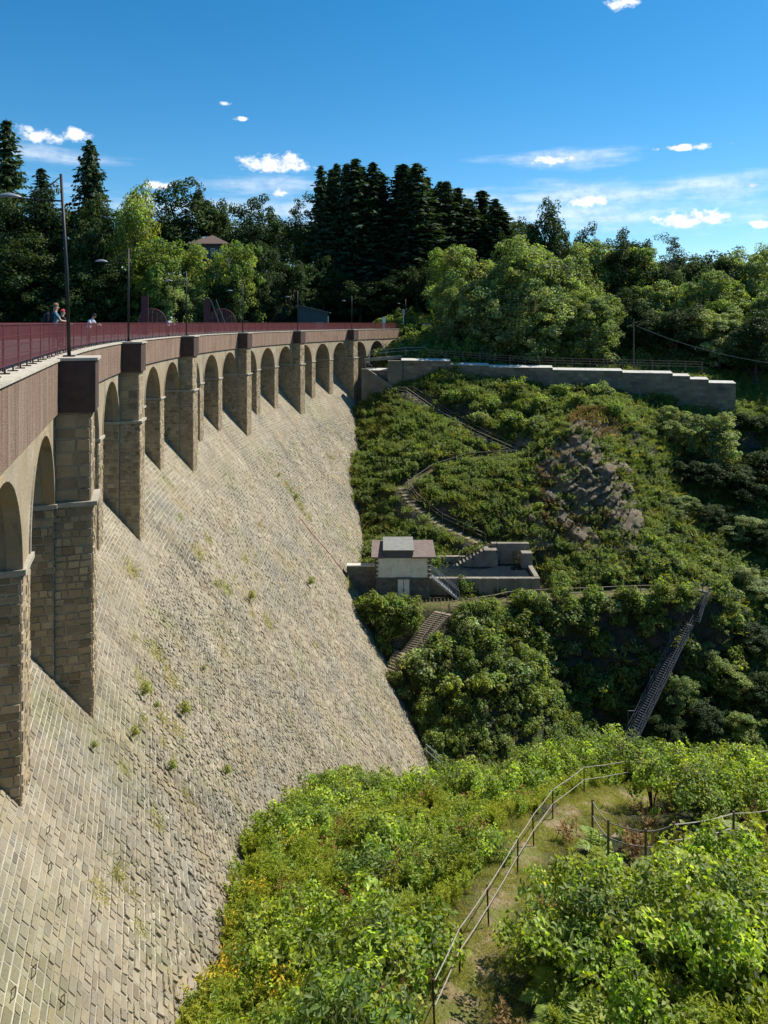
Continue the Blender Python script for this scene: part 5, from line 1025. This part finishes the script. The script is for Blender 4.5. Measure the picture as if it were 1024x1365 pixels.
def scatter(name, label, kind, pts, scl, tilt=0.12, cat='undergrowth'):
    """one object of uncountable plants: points that carry a plant each (geometry nodes)"""
    r = np.random.default_rng(len(pts)); L = PROTO[kind]; pick_ = r.integers(len(L), size=len(pts)) if len(pts) else []
    P = np.asarray(pts, float); me = bpy.data.meshes.new(name); me.vertices.add(len(P)); me.vertices.foreach_set('co', P.astype(np.float32).ravel())
    rot = np.c_[r.normal(size=(len(P), 2)) * tilt, r.uniform(0, 6.28, len(P))].astype(np.float32); a = me.attributes.new('rot', 'FLOAT_VECTOR', 'POINT'); a.data.foreach_set('vector', rot.ravel())
    a = me.attributes.new('scl', 'FLOAT', 'POINT'); a.data.foreach_set('value', np.asarray(scl, np.float32)); a = me.attributes.new('pick', 'INT', 'POINT'); a.data.foreach_set('value', np.asarray(pick_, np.int32))
    o = link(name, me); tag(o, label, cat, kind='stuff')
    ng = bpy.data.node_groups.new(name, 'GeometryNodeTree'); ng.interface.new_socket('Geometry', in_out='INPUT', socket_type='NodeSocketGeometry'); ng.interface.new_socket('Geometry', in_out='OUTPUT', socket_type='NodeSocketGeometry')
    nd = ng.nodes; gi = nd.new('NodeGroupInput'); go = nd.new('NodeGroupOutput'); jn = nd.new('GeometryNodeJoinGeometry')
    def attr(nm, ty): n = nd.new('GeometryNodeInputNamedAttribute'); n.data_type = ty; n.inputs[0].default_value = nm; return n.outputs[0]
    ar, as_, ap = attr('rot', 'FLOAT_VECTOR'), attr('scl', 'FLOAT'), attr('pick', 'INT')
    for i, ob in enumerate(L):
        oi = nd.new('GeometryNodeObjectInfo'); oi.inputs['Object'].default_value = ob; oi.inputs['As Instance'].default_value = True
        ip = nd.new('GeometryNodeInstanceOnPoints'); cmp_ = nd.new('FunctionNodeCompare'); cmp_.data_type = 'INT'; cmp_.operation = 'EQUAL'
        ng.links.new(ap, cmp_.inputs[2]); cmp_.inputs[3].default_value = i
        e2r = nd.new('FunctionNodeEulerToRotation'); ng.links.new(ar, e2r.inputs[0])
        ng.links.new(gi.outputs[0], ip.inputs['Points']); ng.links.new(cmp_.outputs[0], ip.inputs['Selection']); ng.links.new(oi.outputs['Geometry'], ip.inputs['Instance']); ng.links.new(e2r.outputs[0], ip.inputs['Rotation']); ng.links.new(as_, ip.inputs['Scale']); ng.links.new(ip.outputs[0], jn.inputs[0])
    ng.links.new(jn.outputs[0], go.inputs[0]); o.modifiers.new('plants', 'NODES').node_group = ng
    return o
def cand(n, x0, x1, y0, y1, seed, trail_gap, v_lo, v_hi):
    r = np.random.default_rng(seed); x = r.uniform(x0, x1, n); y = r.uniform(y0, y1, n); z, tr = T(x, y, True)
    aa, rho = dam_inv(x, y); body = ZT + (rho - R0) * K; u, v = px(np.stack([x, y, z], -1))
    ok = (u > -90) & (u < 1115) & (v > v_lo) & (v < v_hi) & ~((aa > AMIN) & (z < body - 0.02) & (rho > R0 - 30))
    for pts, w, amt in TRAILS: d, _ = trail_info(x, y, pts); ok &= d > w + trail_gap
    for a0, a1, b0, b1, _ in PADS: ok &= ~((x > a0 - .2) & (x < a1 + .3) & (y > b0 - .3) & (y < b1 + .3))
    e = 0.4; sl_ = np.hypot(T(x + e, y) - T(x - e, y), T(x, y + e) - T(x, y - e)) / (2 * e)
    return np.stack([x, y, z], -1)[ok], sl_[ok], u[ok], v[ok], r
# near slope
P, sl_, u, v, r = cand(9500, -7, 30, 8.5, 42, 101, 0.22, 880, 1480); rnd_ = r.uniform(0, 1, len(P))
d_near, _ = trail_info(P[:, 0], P[:, 1], TR_NEAR); d_sp, _ = trail_info(P[:, 0], P[:, 1], TR_SPUR); left = (P[:, 0] < np.interp(P[:, 1], [p[1] for p in TR_NEAR[:6]], [p[0] for p in TR_NEAR[:6]]))
patch = np.sin(P[:, 0] * .8 + 1.1) * np.sin(P[:, 1] * .6) + .5 * np.sin(P[:, 0] * 1.9 + P[:, 1] * 1.3)
isb = np.where(left, (patch > .35) & (rnd_ < .2) | (P[:, 1] > 31) & (rnd_ < .16), (rnd_ < np.where(patch > 0, .13, .05)) & (d_near > 2.4) & (d_sp > 1.5))
ish = ((left & ~isb & (rnd_ > .2) & (rnd_ < .95)) | (~left & ~isb & (patch < .3) & (rnd_ > .3) & (rnd_ < .55))) & (d_near > np.where(left, .85, 1.25))
gold = ish & (u < 400) & (v > 1130) & (rnd_ > .8) & (patch > -.4); wil = ish & ~gold & (rnd_ > .915); herb = ish & ~gold & ~wil
fer = ~left & ~isb & (v > 1130) & (rnd_ > .86) & (d_near > 1.6); dry = ~left & ~isb & (rnd_ > .6) & (rnd_ < .68)
hz_ = lambda m, lo, hi: r.uniform(lo, hi, m.sum()) 
rightgap = (~left & (d_near < 2.4)) | (d_sp < 1.5); spot = (~left) & (((u > 735) & (u < 880) & (v > 1050) & (v < 1255)) | ((u > 860) & (u < 1010) & (v > 1095) & (v < 1200))); tall = lambda m: np.where(spot[m], .3, 1) * np.where(rightgap[m], .42, np.where(d_near[m] < 1.4, .62, 1.0))
scatter('undergrowth', 'bright leafy bushes massed over the near slope on both sides of the path', 'near_bush', P[isb], hz_(isb, .45, 1.45) * tall(isb))
scatter('tall_herbs', 'yellow green feathery herbs between the near path and the dam face', 'herb', P[herb], hz_(herb, .7, 1.2) * tall(herb), cat='herbs')
scatter('goldenrod', 'orange yellow flowering herbs at the lower left against the dam face', 'goldenrod', P[gold], hz_(gold, .7, 1.15), cat='flowers')
scatter('willowherb', 'reddish topped herbs scattered among the near green slope', 'willowherb', P[wil], hz_(wil, .7, 1.1), cat='flowers')
sap = (~isb) & (~ish) & (rnd_ > .68) & (rnd_ < .72) & (d_near > 1.7) & ~spot; scatter('saplings', 'upright leafy saplings standing among the near bushes', 'near_sapling', P[sap], hz_(sap, .6, 1.15), cat='saplings')
scatter('ferns', 'ferns spreading low on the bank at the lower right', 'fern', P[fer], hz_(fer, .7, 1.25), cat='ferns')
scatter('dry_herbs', 'dry brown stalks among the near bushes', 'dry', P[dry], hz_(dry, .7, 1.2), cat='dry herbs')
# low grass on and beside the trails
r = np.random.default_rng(5); gx = r.uniform(-1, 20, 22000); gy = r.uniform(10, 35, 22000); dd = np.minimum(trail_info(gx, gy, TR_NEAR)[0], trail_info(gx, gy, TR_SPUR)[0]); rr_ = r.uniform(0, 1, 22000)
okg = (dd < 1.35) & ((dd > .3) | (rr_ < .7)) & (np.sin(gx * 2.1 + gy) + np.sin(gy * 1.7) + rr_ * 2.4 > .2); gx, gy = gx[okg], gy[okg]
scatter('grass', 'short grass covering the near path and its edges', 'grass', np.stack([gx, gy, T(gx, gy)], -1), r.uniform(.3, .6, len(gx)), cat='grass')
# far slopes
P, sl_, u, v, r = cand(19000, -8, 64, 40, 117, 102, 0.5, 470, 1060); rnd_ = r.uniform(0, 1, len(P))
rockz = (np.hypot((P[:, 0] - 22.5) / 4.2, (P[:, 1] - 88.5) / 5.5) < 1); thin = np.where(sl_ > 3.5, .75, np.where(sl_ > 1.8, .9, 1.0)) * np.where(rockz, .3, 1.0)
crest_ = np.hypot((P[:, 0] - 27.5) / 3.6, (P[:, 1] - 97) / 3.0) < 1; okp = (rnd_ < thin * .8) & ~crest_; ish = okp & (np.sin(P[:, 0] * .5 + 2) * np.sin(P[:, 1] * .4 + P[:, 0] * .2) > -.35) & (P[:, 1] > 82) & (rnd_ < .7); isb = okp & ~ish
scatter('hillside_bushes', 'dense green bushes covering the far slopes and gorge sides', 'hill_bush', P[isb] - [0, 0, .15], r.uniform(.3, .9, isb.sum()) ** 1.3 * np.where(sl_[isb] > 1.8, 1.5, 1) * np.where(P[isb][:, 1] > 84, .75, 1), cat='bushes')
scatter('hillside_herbs', 'tall weeds covering the far slope beside the zigzag path', 'hill_herb', P[ish], r.uniform(.5, 1.0, ish.sum()), cat='weeds')
gm = (rnd_ > .8) & ~rockz & (P[:, 1] > 60) & (np.sin(P[:, 0] * .9) + np.sin(P[:, 1] * .7 + 1) > -.9); scatter('hillside_grass', 'long grass between the bushes of the far slope', 'grass', P[gm], r.uniform(2.2, 4.2, gm.sum()), cat='grass')
dr = rockz & (sl_ < 1.3) & (rnd_ < .5) | (crest_ & (rnd_ < .85)); scatter('dry_grass', 'brown dry grass on top of the rock outcrop', 'dry', P[dr], r.uniform(1.0, 2.0, dr.sum()), cat='grass')
gx = np.random.default_rng(9).uniform(5, 14, 900); gy = np.random.default_rng(10).uniform(119, 134, 900); scatter('bank_grass', 'sunlit yellowish grass on the bank at the far dam end', 'grass', np.stack([gx, gy, T(gx, gy)], -1), np.full(900, 2.2), cat='grass')
P, sl_, u, v, r = cand(2600, -14, 80, 118, 152, 103, 0.2, 300, 700); okp = r.uniform(0, 1, len(P)) < .5
scatter('forest_understorey', 'dark low growth on the forest floor behind the wall', 'hill_bush', P[okp & (P[:, 1] < 150)], r.uniform(.8, 1.7, (okp & (P[:, 1] < 150)).sum()), cat='undergrowth')
# single bushes that stand out
def shrubs(name, L, kind, sc, fmt, group, cat='bush'):
    for k, (u, v) in enumerate(sorted(L)):
        p = ray(u, v); o = link(name, PROTO[kind][k % len(PROTO[kind])].data, None, (p.x, p.y, p.z - .1)); o.rotation_euler = (0, 0, random.uniform(0, 6.28)); s = sc * random.uniform(.85, 1.2); o.scale = (s, s, s); tag(o, fmt % ORD[k], cat, group)
shrubs('bush', [(600, 540), (628, 536), (655, 548), (690, 530), (720, 545), (745, 532), (770, 545), (800, 528), (640, 565), (680, 572), (715, 575), (820, 555)], 'hill_bush', 1.15, '%s rounded pale green bush from the left on the sunlit slope under the wall', 'bushes under the wall')
shrubs('bush', [(560, 900), (590, 880), (620, 890), (650, 870), (690, 860), (600, 930), (650, 930), (690, 910), (720, 880), (540, 835), (520, 825), (625, 845)], 'hill_bush', 1.2, '%s bush from the left on the mound below the terrace', 'bushes on the mound')
shrubs('bush', [(700, 812), (725, 818), (748, 806), (770, 822), (792, 808), (815, 820), (838, 808), (860, 818), (884, 806), (905, 815), (735, 842), (780, 848), (825, 845), (870, 842), (720, 870), (760, 880), (800, 875), (840, 880), (745, 910), (790, 915), (830, 920), (770, 945), (810, 950)], 'hill_bush', 1.0, '%s bush from the left clinging to the cliff below the terrace railing', 'bushes at the cliff edge')
shrubs('bush', [(760, 1240), (800, 1262), (850, 1250), (890, 1240), (770, 1290), (830, 1300), (900, 1290), (720, 1300), (960, 1200), (1000, 1240), (780, 1320), (950, 1310), (870, 1075), (930, 1065), (985, 1062)], 'near_bush', 1.15, '%s leafy bush from the left on the bank right of the near path', 'bushes right of the near path')
# weeds in the joints of the dam face
WE = [(178, 850), (205, 870), (225, 905), (190, 960), (205, 945), (236, 975), (222, 1030), (172, 985), (312, 770), (290, 755), (370, 635), (387, 655), (398, 672), (410, 690), (330, 800), (420, 860), (276, 720), (355, 830), (173, 760), (240, 690), (262, 738), (288, 780), (325, 745), (300, 785), (335, 820), (268, 895), (388, 900), (238, 955), (185, 930), (215, 990), (380, 645), (392, 665), (402, 680), (297, 1035), (163, 1025), (155, 1170), (185, 1240), (130, 1190), (120, 1000), (440, 610), (345, 700), (465, 780), (184, 905), (214, 960), (230, 1010), (410, 780), (206, 1095), (245, 1060)]
for k, (u, v) in enumerate(sorted(WE)):
    p = face_hit(u, v); n = nrm(p); kd = 'grass'; o = link('weed_tuft', PROTO[kd if k % 4 else 'herb'][k % 2].data, None, tuple(p + n * 0.03)); o.rotation_euler = n.to_track_quat('Z', 'Y').to_euler(); s = (0.8 + 0.45 * (k % 3)) * (1.0 if k % 4 else 0.36) * (.75 + p.y / 90); o.scale = (s, s, s); tag(o, ORD[k] + ' small weed from the left growing in the joints of the dam face', 'weed', 'weeds on the dam face')

# ================================================================ rocks: bedrock breaking out of the slope
def crag(name, label, x0, x1, z0, z1, y0, y1, amp, seed, res=0.14, group='bedrock of the far slope', tilt=(0.5, 0.86), hole=0.15):
    xs = np.arange(x0, x1, res); zs = np.arange(z0, z1, res); ys = np.arange(y0, y1, 0.15)
    X, Yg = np.meshgrid(xs, ys, indexing='ij'); TZ = np.maximum.accumulate(T(X, Yg), axis=1)
    V = []; nx, nz_ = len(xs), len(zs)
    for i, x in enumerate(xs):
        yy = np.interp(zs, TZ[i], ys)
        for k, z in enumerate(zs):
            y = yy[k]; p = Vector((x, y, z)); a, b = (x - x0) / (x1 - x0) * 2 - 1, (z - z0) / (z1 - z0) * 2 - 1
            m = 1 - (abs(a) ** 2.2 + abs(b) ** 2.2) + 1.0 * mnoise.noise(Vector((x * .3, z * .3, seed))) + 0.5 * mnoise.noise(Vector((x * .9, z * .9, seed)))  # where the rock shows
            wob = 0.8 * mnoise.noise(Vector((x * .35, y * .2, z * .35 + seed)))
            q = (x * tilt[0] - z * tilt[1]) * 1.5 + wob; f = q - math.floor(q); lay = mnoise.noise(Vector((math.floor(q) * 3.7, x * .35 + z * .2, seed + 9)))
            q2 = q * 3.3 + 0.5; f2 = q2 - math.floor(q2); cr = mnoise.noise(Vector((x * 1.1 + z * .9, math.floor(q) * 1.3, seed + 4)))
            blk = math.floor((x * .8 + z * 1.2) * 0.6 + 1.5 * mnoise.noise(Vector((x * .3, z * .3, seed + 20)))); bo = mnoise.noise(Vector((blk * 5.3, math.floor(q * .4) * 2.1, seed)))
            h = amp * (0.35 + 0.55 * lay * 0.8 + 0.5 * bo + 0.30 * (f - .5) + 0.09 * (f2 - .5)) + 0.25 * mnoise.noise(p * 0.9) + 0.10 * mnoise.noise(p * 2.7) - (0.12 if abs(cr) < 0.06 else 0)
            o = h * min(1.0, max(0.0, m * 1.6)) - 0.5 * (1 - min(1.0, max(0.0, (m - hole * 0) * 2.2)))
            V.append((x + 0.25 * o, y - o, z + 0.15 * o))
    I = np.arange(nx * nz_).reshape(nx, nz_); Fq = np.stack([I[:-1, :-1], I[1:, :-1], I[1:, 1:], I[:-1, 1:]], -1).reshape(-1, 4)
    me = make_mesh(name, np.array(V), Fq, 'rock_shaded' if name == 'cliff_rock' else 'rock'); o = link(name, me); tag(o, label, 'rock', group); return o
crag('rock_crag', 'steep slaty brown grey crag jutting from the far slope between path and ridge', 16.5, 32.5, -26, -11.6, 78, 114, 2.1, 3.0)
crag('rock_crag', 'smaller shaded rock face beside the basin end', 13.5, 19.5, -25.5, -19.5, 78, 114, 1.0, 8.0)
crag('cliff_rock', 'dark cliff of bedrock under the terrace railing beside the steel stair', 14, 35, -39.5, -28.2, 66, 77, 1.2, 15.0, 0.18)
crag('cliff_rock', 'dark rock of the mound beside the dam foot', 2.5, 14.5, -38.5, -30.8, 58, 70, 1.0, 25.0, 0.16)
print('objects', len(bpy.data.objects))
